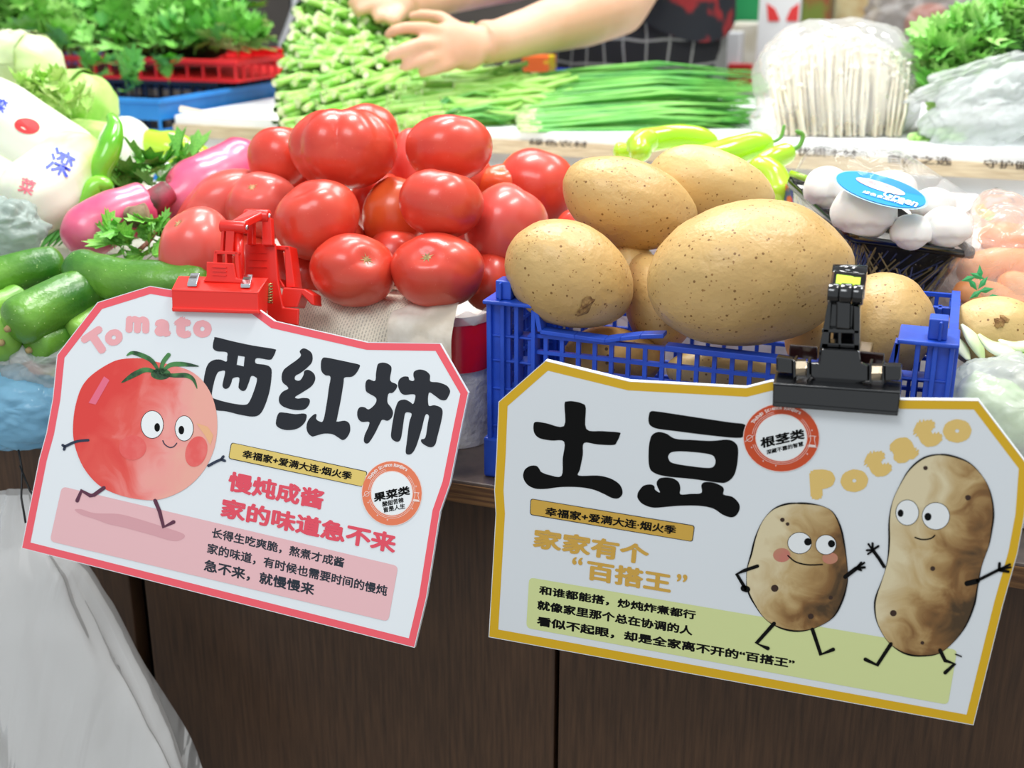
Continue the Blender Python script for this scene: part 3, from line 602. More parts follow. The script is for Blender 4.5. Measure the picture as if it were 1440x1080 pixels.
for s_ in ([(146,686),(139,691),(132,696),(127,697),(114.5,690),(108.5,704)], [(218,704),(224,718),(230,741),(244,734)]):
    q = MB(); FT.stroke(q, s_, 5.4, O4, False); mk('painted_leg', q, mat('ink_plum', '5E2C44', .5), ts, False)
def badge(fr, t, cx, cy, rx, ry, ix, iy, col, word, wa, wb, wh, subs):
    flat(fr, t, 'badge', [ell(cx, cy, rx + 1, ry + 1)], mat('ink_palepink', 'FBE4DC', .45), O3); flat(fr, t, 'badge_ring', [ell(cx, cy, rx, ry)], mat(col, col, .4), O3 + .00008)
    q = MB()
    for k in (.0, .18, .32):
        a, b = ix + (rx - ix) * k, iy + (ry - iy) * k; aw = 1.1 if k == 0 else .5
        o = ell(cx, cy, a + aw, b + aw, 0, 48); i_ = ell(cx, cy, a, b, 0, 48)
        if k: o, i_ = o[:], i_[:]
        for j in range(48):
            if k and (j in range(34, 42) or j in (0, 1, 22, 23, 24)): continue
            jj = (j + 1) % 48; q.add([fr.at(*o[j], O4), fr.at(*o[jj], O4), fr.at(*i_[jj], O4), fr.at(*i_[j], O4)], [(0, 1, 2, 3)])
    # flask and planet line marks
    fx, fy = cx + rx * .82, cy + ry * .12; sc = rx / 45
    for pl in ([(-2, -6), (-2, -2), (-5, 6), (5, 7), (2.5, -2), (3, -6)], [(-3.5, -7), (4.5, -6.5)]): fr.stroke(q, [(fx + a * sc, fy + b * sc) for a, b in pl], .8, O4 + .0001, False)
    fr.fill(q, [[(fx - 4 * sc, fy + 3 * sc), (fx + 3.6 * sc, fy + 4 * sc), (fx + 4.4 * sc, fy + 7 * sc), (fx - 4.6 * sc, fy + 6 * sc)]], O4 + .0001)
    gx, gy = cx - rx * .84, cy + ry * .02; fr.stroke(q, ell(gx, gy, 3.6 * sc, 3.6 * sc, 0, 14) + [(gx + 3.6 * sc, gy)], .7, O4 + .0001); fr.stroke(q, [(gx - 5.5 * sc, gy + 4 * sc), (gx + 5.5 * sc, gy - 4 * sc)], .7, O4 + .0001)
    for a_ in (35, 100, 125, 160, -15):
        t_ = math.radians(a_); x, y = cx + rx * .84 * math.cos(t_), cy + ry * .84 * math.sin(t_); fr.stroke(q, [(x - 1.3, y), (x + 1.3, y)], .6, O4 + .0001); fr.stroke(q, [(x, y - 1.3), (x, y + 1.3)], .6, O4 + .0001)
    s = 'Tododo Science Rangers'; n = len(s)
    for i, ch in enumerate(s):
        if ch == ' ': continue
        a = math.radians(212 + i * (96 / n)); glyph(fr, q, ch, cx + rx * .88 * math.cos(a), cy + ry * .88 * math.sin(a), ry * (.115 if ch in 'TSRdg' else .085), a + PI / 2, O4 + .0001, .03)
    mk('badge_lines', q, MATS['ink_palepink'], t, False)
    flat(fr, t, 'badge_centre', [ell(cx, cy, ix, iy)], MATS['ink_white'], O4)
    q = MB(); line_text(fr, q, word, wa, wb, (-1.2, -wh), O5, .04)
    for (w_, a, b, h) in subs: line_text(fr, q, w_, a, b, (-.8, -h), O5, .03)
    mk('badge_text', q, black, t, False)
badge(FT, ts, 551, 693.7, 42, 45, 28.5, 30.3, 'F08058', '果菜类', (526, 706.5), (577, 695.5), 13, [('酸甜苦辣', (538, 713), (568, 706.5), 7.5), ('皆是人生', (539.7, 721), (570, 715), 7.5)])
# --- potato sign
FPl = Frame(onY(1030, 780, .72), (0, -1, 0))
PO = [(687, 896), (697, 722), (695, 690), (698, 640), (701, 565), (767, 507), (885, 536), (1049, 545), (1085, 536), (1268, 562), (1376, 563), (1446, 655), (1441, 724), (1431, 778), (1411, 849), (1369, 1020)]
ps = sign('sign', 'white potato price board with yellow border and black Chinese lettering held by the black clip', FPl, PO, 'E8B81E', 13, (1030, 960))
FP = FPl
flat(FP, ps, 'green_panel', [rrect([(744, 812), (1346, 914), (1333, 991), (740, 883)], 7)], mat('green_print', 'E2EAA4', .45), O1)
Z5 = (700, 520, 4)
tu = zc([(375,195),(390,178),(430,178),(475,190),(495,215),(498,333),(590,345),(680,352),(688,365),(670,405),(650,423),(560,420),(485,412),(478,480),(462,560),(455,595),(560,595),(630,610),(680,640),(700,675),(698,705),(675,724),(640,720),(590,695),(530,672),(450,660),(350,660),(270,670),(210,668),(165,645),(143,605),(150,565),(180,542),(215,540),(232,555),(245,575),(290,592),(358,597),(365,500),(373,405),(300,398),(235,385),(205,355),(201,310),(215,293),(270,300),(372,317)], *Z5)
d1 = zc([(860,235),(900,235),(1100,265),(1300,295),(1390,308),(1385,350),(1365,383),(1200,370),(1000,345),(900,332),(860,315),(848,290),(850,255)], *Z5)
d2 = zc([(870,365),(905,350),(950,360),(1000,388),(1100,395),(1200,400),(1290,393),(1335,410),(1352,450),(1345,540),(1325,600),(1285,633),(1240,635),(1100,615),(950,600),(880,580),(852,545),(848,460),(855,400)], *Z5)
d2h = zc([(985,462),(1060,460),(1190,475),(1222,500),(1220,535),(1190,552),(1090,543),(985,525),(960,500),(962,478)], *Z5)
d3 = zc([(795,680),(820,652),(860,645),(880,655),(885,675),(912,690),(895,650),(897,625),(920,608),(975,608),(1015,630),(1027,665),(1027,700),(1085,698),(1145,693),(1145,650),(1165,632),(1215,635),(1260,655),(1272,675),(1270,702),(1320,715),(1355,750),(1360,785),(1340,820),(1310,830),(1265,815),(1210,780),(1130,765),(1020,765),(940,772),(870,775),(815,755),(788,725),(786,700)], *Z5)
flat(FP, ps, 'headline', [sm(tu)], black, O1); flat(FP, ps, 'headline', [[sm(d1)], [sm(d2), sm(d2h)], [sm(d3)]], black, O1)
banner(FP, ps, [(746, 701), (977, 739), (974, 762), (745, 724)], 'DDB04A', (766, 725), (950, 752), (1.5, -12.5))
q = MB(); line_text(FP, q, '家家有个', (748.5, 770), (911, 795), (3, -28), O2, .040); line_text(FP, q, '百搭王', (824, 815), (943, 835), (2, -28), O2, .040)
glyph(FP, q, '“', 812, 789, 11, .1, O2, .02, 1.0); glyph(FP, q, '”', 959, 813, 11, .1, O2, .02, 1.0); mk('yellow_lettering', q, mat('ink_gold', 'DDAE4C', .45), ps, False)
q = MB(); line_text(FP, q, '和谁都能搭，炒炖炸煮都行', (757.5, 836), (978, 872), (1, -13), O2, .04); line_text(FP, q, '就像家里那个总在协调的人', (755, 857), (973.5, 894), (1, -13.5), O2, .04)
line_text(FP, q, '看似不起眼，却是全家离不开的“百搭王”', (754.5, 880), (1117, 941), (1, -14), O2, .04); mk('small_lettering', q, black, ps, False)
q = MB()
for ch, x, y, h, r in (('P', 1157, 681, 39, -.06), ('o', 1201.4, 676, 30, -.1), ('t', 1233, 652, 38, -.45), ('a', 1271, 632, 33, -.42), ('t', 1303, 609, 40, -.45), ('o', 1346, 606, 31, -.05)): glyph(FP, q, ch, x, y, h * 1.08, r, O1, .10, 1.2)
mk('gold_lettering', q, mat('ink_palegold', 'EFCB78', .45), ps, False)
badge(FP, ps, 1098.8, 615.5, 53, 47.5, 35.4, 32.3, 'D65024', '根茎类', (1070, 631), (1132, 617), 15, [('深藏不露的智慧', (1078, 639.5), (1130, 627), 6.5)])
ZA = (1020, 540, 3.4286)
sp_ = zc([(350,575),(290,580),(230,605),(180,660),(145,740),(125,820),(105,890),(102,960),(110,1000),(130,1044),(175,1114),(220,1154),(290,1184),(370,1191),(450,1169),(520,1124),(560,1054),(585,974),(590,904),(575,780),(555,690),(520,620),(470,590),(410,578)], *ZA)
bp_ = zc([(1040,340),(960,355),(890,410),(840,490),(805,570),(790,660),(790,750),(785,830),(770,900),(750,960),(728,1020),(720,1070),(730,1144),(770,1224),(820,1274),(880,1304),(950,1311),(1030,1299),(1100,1244),(1160,1164),(1200,1064),(1215,984),(1235,880),(1270,780),(1285,700),(1293,620),(1280,530),(1250,460),(1190,390),(1120,355)], *ZA)
cP = FP.at(1030, 960); oneX = FP.at(1100, 900) - FP.at(1000, 900)
def wpot(nm, cxpx):
    dr = oneX + V((0, 0, -.02)); k = .75; g = (FP.at(cxpx, 820) - cP).dot(dr) / dr.length_squared * k
    return watercolour(nm, [(.1, 'E8D8B0'), (.42, 'CDB07C'), (.58, 'B08C58'), (.72, '8A6236'), (.95, '4E3A22')], 44, tuple(dr / dr.length_squared * k), -g + .03)
flat(FP, ps, 'painted_potato', [sm(sp_)], wpot('watercolour_small', 1125), O3); flat(FP, ps, 'painted_potato', [sm(bp_)], wpot('watercolour_big', 1310), O3)
q = MB()
for lp in (sp_, bp_): FP.stroke(q, sm(lp) + [lp[0]], lambda t: 1.5 + 1.0 * math.sin(t * 40), O4, False)
zA = lambda *a: zc(a, *ZA)
FP.stroke(q, zA((302,828),(340,858),(400,872),(468,870)), 2, O4); FP.stroke(q, zA((915,740),(950,750),(990,745),(1010,730)), 2, O4)
for s_, w_ in ((zA((155,878),(90,900),(55,917),(90,975)), 3.6), (zA((88,985),(105,990)), 6.5), (zA((578,930),(630,890)), 4.4), (zA((630,890),(655,862)), 2.6), (zA((630,890),(670,862)), 2.2), (zA((630,890),(672,884)), 2.6), (zA((630,890),(655,898)), 2.2),
    (zA((765,880),(740,840),(710,800)), 3.6), (zA((710,800),(690,772)), 2.2), (zA((710,800),(710,768)), 2.4), (zA((710,800),(738,782)), 2.4), (zA((710,800),(682,802)), 2.2), (zA((710,805),(688,820)), 2),
    (zA((1165,962),(1215,950)), 5.5), (zA((1215,948),(1320,895)), 3.2), (zA((1320,895),(1322,865)), 3), (zA((1320,895),(1372,870)), 2.4), (zA((1320,895),(1376,884)), 2.2), (zA((1320,898),(1365,905)), 3),
    (zA((235,1155),(150,1250),(205,1275)), 4), (zA((420,1184),(460,1304),(520,1280)), 4), (zA((798,1254),(732,1355),(675,1328)), 4), (zA((1035,1284),(1060,1334),(1105,1350),(1060,1392)), 4), (zA((1110,1303),(1138,1314)), 1.4)): FP.stroke(q, s_, w_ * 1.35, O5, False)
mk('painted_limbs', q, black, ps, False)
for x, y, r in ((965,405,11),(1170,548,14),(1000,890,12),(810,1105,16),(950,1248,9),(275,655,11),(300,675,9),(238,985,18),(508,1030,10),(412,1120,14)): x, y = zA((x, y))[0]; flat(FP, ps, 'painted_spot', [ell(x, y, r / 3.4, r / 3.6, 0, 12)], mat('ink_brown', '3A2418', .5), O4)
for x, y, a, b in ((272,825,42,34),(505,840,38,28)): x, y = zA((x, y))[0]; flat(FP, ps, 'painted_cheek', [ell(x, y, a / 3.43, b / 3.43, 0, 20)], mat('cheek_rose', 'C98E70', .5, 'D08070', 90), O3 + .0001)
def E8(a): c = zA((a[0], a[1]), (a[4], a[5])); return (c[0][0], c[0][1], a[2] / 3.43, a[3] / 3.43, c[1][0], c[1][1], a[6] / 3.43, a[7] / 3.43)
eyes(FP, ps, [E8(a) for a in ((358,767,56,50,398,761,18,18),(485,775,48,46,512,770,17,18),(877,620,54,60,845,623,14,18),(1015,637,65,64,977,640,17,19))])

# ------------------------------------------------------------------ clips
def cyl(a, b, r, n=20): return MB().tube([a, b], [r, r], n)
rc = thing('sign_clip', 'red plastic jointed clip gripping the tomato sign', 'clip', FT.at(303, 430, 0), 'jointed sign clips')
def pr_(fr, t, name, poly, o0, o1, m, bev=.0008, lab=None):
    q = MB(); fr.prism(q, poly, o0, o1); o = mk(name, q, m, t, False, bev=bev)
    if lab: o['label'] = lab
    return o
pr_(FT, rc, 'jaw_plate', [(241, 407), (362.5, 411), (364, 441), (242, 437.5)], .001, .004, redp)
pr_(FT, rc, 'jaw_lip', [(241, 432), (364, 436), (364.5, 441.5), (241.5, 438)], .003, .0055, redp)
A = [FT.at(241, 407, .004), FT.at(362.5, 411, .004), FT.at(377, 391, -.018), FT.at(251, 388, -.018)]
q = MB(); q.hexa(A, [p - UP * .0016 - FW * -.000 for p in A]); mk('jaw_shelf', q, redp, rc, False, bev=.0005)
A = [FT.at(364, 411, .003), FT.at(377, 391, -.018), FT.at(375, 440, -.018), FT.at(365, 441, .001)]
q = MB(); q.hexa(A, [p - RT * .0016 for p in A]); mk('jaw_cheek', q, redp, rc, False)
pr_(FT, rc, 'rear_jaw', [(251, 388), (377, 391), (375, 437), (252, 436)], -.020, -.018, redp)
for x, y in ((271, 394), (346, 396)):
    q = MB(); A = [FT.at(x - 8, y + 7, .0), FT.at(x + 6, y + 7, .0), FT.at(x + 10, y - 7, -.013), FT.at(x - 3, y - 7, -.013)]; q.hexa([p + UP * .0018 for p in A], [p - UP * .001 for p in A]); mk('spring', q, chrome, rc, False, bev=.0006, )['label'] = 'chrome spring'
    q = MB(); A = [FT.at(x - 5, y + 1, -.006), FT.at(x + 5, y + 1, -.006), FT.at(x + 7, y - 2, -.009), FT.at(x - 3, y - 2, -.009)]; q.hexa([p + UP * .0024 for p in A], [p for p in A]); mk('spring_slot', q, mat('slot_dark', '50504A', .3), rc, False)
pr_(FT, rc, 'finger_tab', [(290, 368), (328.5, 370), (332, 391), (350, 394), (350, 399), (285, 396), (290, 388)], -.010, -.008, redp)
for k in range(3): pr_(FT, rc, 'grip_ridge', [(298, 374.5 + k * 5.5), (318, 375.5 + k * 5.5), (318, 377 + k * 5.5), (298, 376 + k * 5.5)], -.008, -.007, redp, 0)
for poly in ([(301, 353), (305, 353), (305, 390), (297, 390)], [(316, 355), (319, 355), (319, 370), (316, 370)], [(330, 354), (335, 355), (337, 392), (331, 392)], [(302, 352), (336, 354), (336, 358), (301, 357)]): pr_(FT, rc, 'neck_frame', poly, -.020, -.010, redp, .0004)
for poly in ([(311, 325), (315, 325), (313, 354), (309, 354)], [(318, 318), (330, 318), (327, 355), (316, 354)]): pr_(FT, rc, 'neck_post', poly, -.018, -.011, redp, .0005)
mk('neck_column', cyl(FT.at(336, 325, -.016), FT.at(337, 390, -.016), .0034), redp, rc)
def barrel(a, b, r, o):
    A, B_ = FT.at(*a, o), FT.at(*b, o); ax = (B_ - A); mk('hinge_barrel', cyl(A, B_, r), redp, rc, True, bev=.0008)
    e = B_ + ax.normalized() * .0003; mk('hinge_pin', cyl(B_ - ax * .1, e + ax.normalized() * .0006, r * .42, 14), chrome, rc)['label'] = 'chrome hinge pin'
barrel((311, 318), (347, 320), .0048, -.014); barrel((345, 303), (379, 304), .0050, -.036)
A = [FT.at(322, 312, -.010), FT.at(340, 313, -.010), FT.at(372, 297, -.034), FT.at(350, 294, -.034)]; q = MB(); q.hexa([p for p in A], [p - UP * .006 for p in A]); mk('link_arm', q, redp, rc, False, bev=.001)
pr_(FT, rc, 'rear_post', [(347, 306), (356, 308), (356, 344), (347, 344)], -.040, -.034, redp); pr_(FT, rc, 'rear_post', [(368, 308), (381, 306), (383, 345), (368, 345)], -.040, -.034, redp)
pr_(FT, rc, 'rear_plate', [(344, 342), (387, 342), (391, 395), (398, 432), (420, 434), (419, 458), (377, 450), (374, 430), (376, 395), (344, 392)], -.043, -.040, redp, .001)
for k in range(3): pr_(FT, rc, 'grip_ridge', [(350, 354 + k * 10), (375, 355 + k * 10), (375, 356.5 + k * 10), (350, 355.5 + k * 10)], -.040, -.0392, redp, 0)
for poly in ([(386, 345), (406, 346), (407, 352), (387, 351)], [(400, 346), (407, 346), (415, 404), (402, 404), (401, 375)], [(387, 346), (390, 372), (393, 392), (401, 404), (396, 404), (389, 392)]): pr_(FT, rc, 'handle_loop', poly, -.062, -.046, redp, .0006)
for poly in ([(398, 404), (428, 406), (441, 414), (442, 430), (437, 428), (424, 414), (418, 432), (392, 432)],): pr_(FT, rc, 'handle_foot', poly, -.058, -.041, redp, .001)
q = MB()
for k in range(7): y = 402 + k * 4; c = FT.at(379, y, -.022); q.tube([c + (RT * math.cos(a) + FW * math.sin(a)) * .0022 + UP * (.0008 * a / 3) for a in [i * PI / 6 for i in range(13)]], .0005, 5)
mk('coil_spring', q, mat('brass', 'A89060', .3, metal=1), rc)

bc = thing('sign_clip', 'glossy black jointed clip with lime label gripping the potato sign', 'clip', FP.at(1175, 560, 0), 'jointed sign clips')
pr_(FP, bc, 'jaw_plate', [(1087, 539), (1267, 551), (1262.5, 585), (1086, 571)], .001, .005, blk); pr_(FP, bc, 'jaw_lip', [(1086, 566), (1263, 580), (1262.5, 585.5), (1086, 572)], .004, .0062, blk)
A = [FP.at(1087, 539, .005), FP.at(1267, 551, .005), FP.at(1268, 536, -.012), FP.at(1091, 522, -.012)]; q = MB(); q.hexa(A, [p - ZZ * .0018 for p in A]); mk('jaw_shelf', q, mat('black_satin', '101114', .22, spec=.9, coat=1), bc, False, bev=.0005)
for poly in ([(1091, 502), (1116, 506), (1116, 526), (1091, 523)], [(1242.5, 514), (1268, 515), (1267, 536), (1242.5, 536)]): pr_(FP, bc, 'lug', poly, -.014, -.006, blk, .0012)
for poly in ([(1115, 507), (1119, 507), (1119, 531), (1115, 530)], [(1134, 509), (1138, 509), (1138, 533), (1134, 532)], [(1222, 512), (1226, 512), (1226, 540), (1222, 539)], [(1240, 513), (1243, 513), (1243, 541), (1240, 541)]): pr_(FP, bc, 'spring_guard', poly, -.012, -.001, blk, .0004)
for x in (1126.5, 1233):
    y = 504 if x < 1200 else 511
    q = MB(); pts = [FP.at(x, y + 24, -.002), FP.at(x, y + 14, -.001), FP.at(x, y + 4, -.007), FP.at(x, y + 1, -.013)]
    for a, b in zip(pts, pts[1:]): q.hexa([a - RT * .0032, a + RT * .0032, b + RT * .0032, b - RT * .0032], [p - V((0, -.001, 0)) for p in (a - RT * .0032, a + RT * .0032, b + RT * .0032, b - RT * .0032)])
    mk('spring', q, mat('pale_gold_metal', 'E6D4B8', .2, metal=1), bc, False, bev=.0004)['label'] = 'bright metal spring'
pr_(FP, bc, 'finger_tab', [(1155, 491), (1208.4, 494), (1210.5, 511), (1222, 516), (1222, 536), (1201, 541), (1147, 537), (1139, 528), (1139, 511), (1152, 511)], -.008, -.004, blk, .001)
for poly in ([(1110.5, 485), (1149, 488), (1149, 507), (1109, 502)], [(1209.5, 495), (1243.5, 498), (1243, 512), (1209, 512)]): pr_(FP, bc, 'rear_jaw', poly, -.026, -.023, mat('clip_brown_black', '2A1614', .15, coat=.8), .0006)
for poly in ([(1152, 490), (1164, 424), (1169, 424), (1165, 490)], [(1200, 430), (1209.5, 432), (1209, 492), (1200, 492)], [(1156, 462), (1209, 464), (1209, 470), (1155, 468)], [(1178, 466), (1183, 466), (1183, 492), (1178, 492)], [(1155, 482), (1209, 484), (1209, 493), (1153, 491)]): pr_(FP, bc, 'neck_frame', poly, -.020, -.010, blk, .0006)
pr_(FP, bc, 'neck_core', [(1168, 426), (1202, 430), (1200, 464), (1165, 462)], -.018, -.014, blk, .001); pr_(FP, bc, 'neck_post', [(1176, 424), (1196, 426), (1195, 464), (1175, 462)], -.014, -.009, blk, .001)
A, B_ = FP.at(1164.5, 412, -.014), FP.at(1214.5, 415, -.014)
for a, b in ((0, .32), (.34, .68), (.70, 1)): mk('hinge_barrel', cyl(A.lerp(B_, a), A.lerp(B_, b), .0062 if a != .34 else .0066, 24), blk, bc, True, bev=.0008)
A = [FP.at(1166, 402, -.012), FP.at(1217, 405, -.012), FP.at(1219, 381, -.040), FP.at(1171, 377, -.040)]; q = MB(); q.hexa(A, [p - ZZ * .008 for p in A]); mk('link_arm', q, blk, bc, False, bev=.0015)
A = [FP.at(1175, 400, -.014) + ZZ * .0004, FP.at(1209, 402, -.014) + ZZ * .0004, FP.at(1211, 387, -.034) + ZZ * .0004, FP.at(1177, 384, -.034) + ZZ * .0004]; q = MB(); q.hexa(A, [p - ZZ * .001 for p in A]); mk('lime_label', q, mat('lime', 'B8E01C', .4), bc, False)
A, B_ = FP.at(1171, 382, -.042), FP.at(1219, 385, -.042)
mk('hinge_barrel', cyl(A, B_, .005, 20), blk, bc, True); mk('rear_post', MB().box(A.x + .004, B_.x - .004, A.y - .004, A.y + .004, .918, A.z), blk, bc, False, bev=.001)
mk('rear_clamp', MB().box(A.x - .006, B_.x + .006, PY - .018, PY - .006, .885, .925).box(A.x - .006, B_.x + .006, PY + .004, PY + .010, .885, .925).box(A.x - .006, B_.x + .006, PY - .018, PY + .01, .921, .926), blk, bc, False, bev=.001)
mk('rear_neck', MB().box(A.x + .006, B_.x - .006, A.y - .002, PY - .006, .915, .921), blk, bc, False)

# ------------------------------------------------------------------ supports under the heaps
def riser(x0, x1, y0, y1, z1, label):
    t = mk('foam_box', MB().box(x0, x1, y0, y1, .7955, z1), foam, None, False, bev=.006); tag(t, label, 'box', 'foam boxes under the vegetables')
riser(-1.0, -.655, .80, .93, .862, 'foam box under the cucumbers at the left')
riser(-1.15, -.70, .945, 1.32, .905, 'foam box under the wrapped cabbages at the left')
riser(-.69, -.36, 1.145, 1.33, .945, 'foam box behind the tomatoes against the white back table')
riser(-.33, .03, 1.06, 1.33, .945, 'foam box under the pale green peppers')
riser(.06, .42, .83, 1.33, .872, 'foam box under the carrots and the single potato at the right')

# ------------------------------------------------------------------ generic produce
def prof_round(t, a=.12, b=.12, ea=.0, eb=.0):
    k = 1
    if t < a: u = t / a; k = ea + (1 - ea) * math.sqrt(max(0, 1 - (1 - u) ** 2))
    if t > 1 - b: u = (1 - t) / b; k = min(k, eb + (1 - eb) * math.sqrt(max(0, 1 - (1 - u) ** 2)))
    return max(k, .03)
def veg(pts, rpx, n=20, seg=5, prof=None, lump=.0, flat=1.0, knob=0):
    """pts: (px, py, depth); rpx: radius in pixels at that depth"""
    d = sum(p[2] for p in pts) / len(pts); r = rpx * d / F; cp = cmr([tuple(P(*p)) for p in pts], seg, False)
    m = 26; L_ = [0]
    for a, b in zip(cp, cp[1:]): L_.append(L_[-1] + (V(a) - V(b)).length)
    out = []; rad = []
    for i in range(m + 1):
        t = i / m; t = .5 - .5 * math.cos(PI * t) if prof is None or prof == 'r' else t; s = t * L_[-1]; k = 0
        while k < len(L_) - 2 and L_[k + 1] < s: k += 1
        f = (s - L_[k]) / max(1e-9, L_[k + 1] - L_[k]); out.append(V(cp[k]).lerp(V(cp[k + 1]), f)); rad.append(r * (prof(t) if callable(prof) else prof_round(t)))
    q = MB().tube(out, rad, n, flat)
    if lump:
        for i, p in enumerate(q.v): c = out[min(m, i // n)]; q.v[i] = c + (p - c) * (1 + lump * n3(p * 60) + knob * max(0, n3(p * 190) - .25))
    return q
CG = 'cucumbers heaped at the left'
for pts, r, m, lab in (
  ([(-60, 412, .98), (20, 385, 1.0), (92, 372, 1.02)], 29, cucm, 'dark green cucumber at the left edge, topmost of the heap'),
  ([(96, 374, .985), (160, 392, .97), (235, 398, .96), (300, 398, .96)], 31, cucm, 'warty cucumber lying level behind the top of the tomato sign'),
  ([(12, 462, .925), (70, 430, .95), (150, 395, .99)], 34, cucm, 'thick light green cucumber lying diagonally below the level one'),
  ([(42, 492, .94), (80, 475, .96), (125, 455, .985)], 27, cucm, 'short dark cucumber low in the heap above the clear bag'),
  ([(2, 482, .93), (-10, 462, .97), (-30, 450, 1.0)], 30, cucl, 'light cucumber with its round end facing out at the left edge'),
  ([(-30, 436, .96), (5, 428, .975), (30, 415, .99)], 20, cucl, 'thin cucumber squeezed behind the thick light green one'),
  ([(100, 478, .955), (130, 455, .97), (170, 425, .99)], 27, cucl, 'pale green cucumber partly hidden by the red border of the tomato sign')):
    t = thing('cucumber', lab, 'cucumber', P(*pts[1]), CG); mk('fruit', veg(pts, r, lump=.05, knob=.12, n=28), m, t)
    e = P(*pts[0]); dv = (e - P(*pts[1])).normalized(); q = MB().tube([e - dv * .002, e + dv * .003], [.0035, .002], 8); mk('stem_end', q, mat('dry_tip', 'B59A6A', .8), t)
# radishes
RG = 'pink radishes beside the tomatoes'
pr1 = lambda t: (max(.05, .30 + 2.2 * t) if t < .1 else .52 + .48 * math.sin(min(1, (t - .1) / .35) * PI / 2)) * prof_round(t, .02, .2)
t = thing('radish', 'long pink radish behind the dusky tomato, pointing up to the right', 'radish', P(290, 290, 1.13), RG)
mk('root', veg([(212, 268, 1.10), (240, 284, 1.10), (285, 266, 1.12), (368, 226, 1.17)], 48, prof=pr1, lump=.05), radm, t)
t = thing('radish', 'short pink radish with cut brown crown above the level cucumber', 'radish', P(150, 330, 1.06), RG)
mk('root', veg([(100, 352, 1.04), (125, 326, 1.05), (160, 306, 1.06), (206, 292, 1.08)], 38, lump=.05, prof=lambda t: prof_round(t, .3, .06, 0, .6)), radm, t)
mk('crown', veg([(182, 306, 1.045), (196, 303, 1.04), (210, 300, 1.04)], 16, lump=.2), mat('crown_brown', '9A8468', .8, '5A4030', 60), t)
t = thing('radish', 'dark-topped pink radish end between the two larger radishes', 'radish', P(215, 290, 1.07), RG)
mk('root', veg([(200, 300, 1.07), (216, 284, 1.07), (240, 268, 1.08)], 18, lump=.1), mat('radish_dark', 'A83A50', .5, '4A2A20', 40), t)

# ------------------------------------------------------------------ leaves
def leafmesh(kind, m, seed=0, L=1.0):
    """unit leaf: lobed blade along +Y, slightly cupped"""
    rnd = random.Random(seed); q = MB(); lob = 9 if kind == 'parsley' else 7; pts = []
    for i in range(lob * 2 + 1):
        a = -PI * .86 + 2 * PI * .86 * i / (lob * 2); r = (.5 if i % 2 == 0 else .34) * (1 + .25 * math.cos(a)) * rnd.uniform(.88, 1.12)
        if kind == 'smooth': r = .42 * (1 + .3 * math.cos(a))
        x, y = r * math.sin(a), .12 + .45 * (1 + 0) * math.cos(a) * (r / .42) * .9 + .3; pts.append(V((x, y, .16 * math.sin(a * 3 + seed) * r + .5 * x * x)))
    q.add([V((0, .02, 0))] + pts, [(0, i + 1, i + 2) for i in range(len(pts) - 1)]); q.tube([(0, -.35, -.03), (0, .05, 0)], [.02, .02], 3)
    me = bpy.data.meshes.new('leaf'); me.from_pydata(q.v, [], q.f); me.materials.append(m); me.update(); return me
def scatter(t, n_parts, n_stuff, pos, size, meshes, name='leaf', face=None):
    """leaves: the first ones single parts that share meshes, the rest one joined part"""
    org = ORG[t]; q = MB(); 
    for i in range(n_parts + n_stuff):
        p = pos(i); s = size * random.uniform(.7, 1.25)
        e = Matrix.Rotation(random.uniform(0, 6.28), 4, 'Z') @ Matrix.Rotation(random.uniform(-.2, 1.4), 4, 'X') @ Matrix.Rotation(random.uniform(-.7, .7), 4, 'Y')
        me = random.choice(meshes); M4 = Matrix.Translation(p) @ e @ Matrix.Scale(s, 4)
        if i < n_parts:
            o = bpy.data.objects.new(name, me); COL.objects.link(o); o.parent = t; o.matrix_local = Matrix.Translation(-org) @ M4
        else: q.add([M4 @ v.co for v in me.vertices], [tuple(f.vertices) for f in me.polygons])
    if n_stuff: o = mk(name + '_mass', q, meshes[0].materials[0], t, False); o['kind'] = 'stuff'
def inpx(polys, d0, d1, dn=lambda x, y: 0):
    def f(i):
        while 1:
            cx, cy, rx, ry = random.choice(polys); a, r = random.uniform(0, 6.28), math.sqrt(random.random()); x, y = cx + rx * r * math.cos(a), cy + ry * r * math.sin(a)
            u = random.random() ** (2.2 if i < 260 else .8)
            return P(x, y, d0 + (d1 - d0) * u + dn(x, y))
    return f
pm = [leafmesh('parsley', m, k) for k, m in enumerate((grn, grnd, grn, mat('leaf_mid', '64B048', .5, '9AD868', 30, .35, .65)))]
d1_ = (c1 - CAM).dot(FW)
t = thing('parsley_heap', 'big heap of dark leafy parsley spilling over the red tray', 'vegetables', P(230, 80, d1_ + .05))
tilt = lambda x, y: (70 - y) * .0016 - (x - 300) * .0004
scatter(t, 280, 900, inpx([(225, 20, 120, 34), (150, 40, 70, 28), (270, 44, 80, 22), (200, 46, 90, 24), (320, 50, 46, 14)], d1_ + .0, d1_ + .18, tilt), .036, pm)
scatter(t, 22, 0, inpx([(135, 98, 20, 18), (232, 100, 22, 22), (185, 108, 10, 14), (180, 128, 5, 6)], d1_ - .04, d1_ - .02, lambda x, y: 0), .032, pm)
q = MB()
for i in range(46): x, y = random.uniform(280, 340), random.uniform(25, 62); q.tube([P(x, y, d1_ + .05), P(x + random.uniform(30, 60), y + random.uniform(-3, 14), d1_ + .02)], [.002, .0018], 4)
o = mk('stalks', q, mat('stalk_olive', '8AA850', .5, 'B0B070', 30), t); o['kind'] = 'stuff'
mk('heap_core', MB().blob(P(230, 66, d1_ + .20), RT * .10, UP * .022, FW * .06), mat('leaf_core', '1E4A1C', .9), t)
t = thing('parsley_heap', 'paler bushy greens at the top left edge behind the cabbages', 'vegetables', P(40, 60, 1.9))
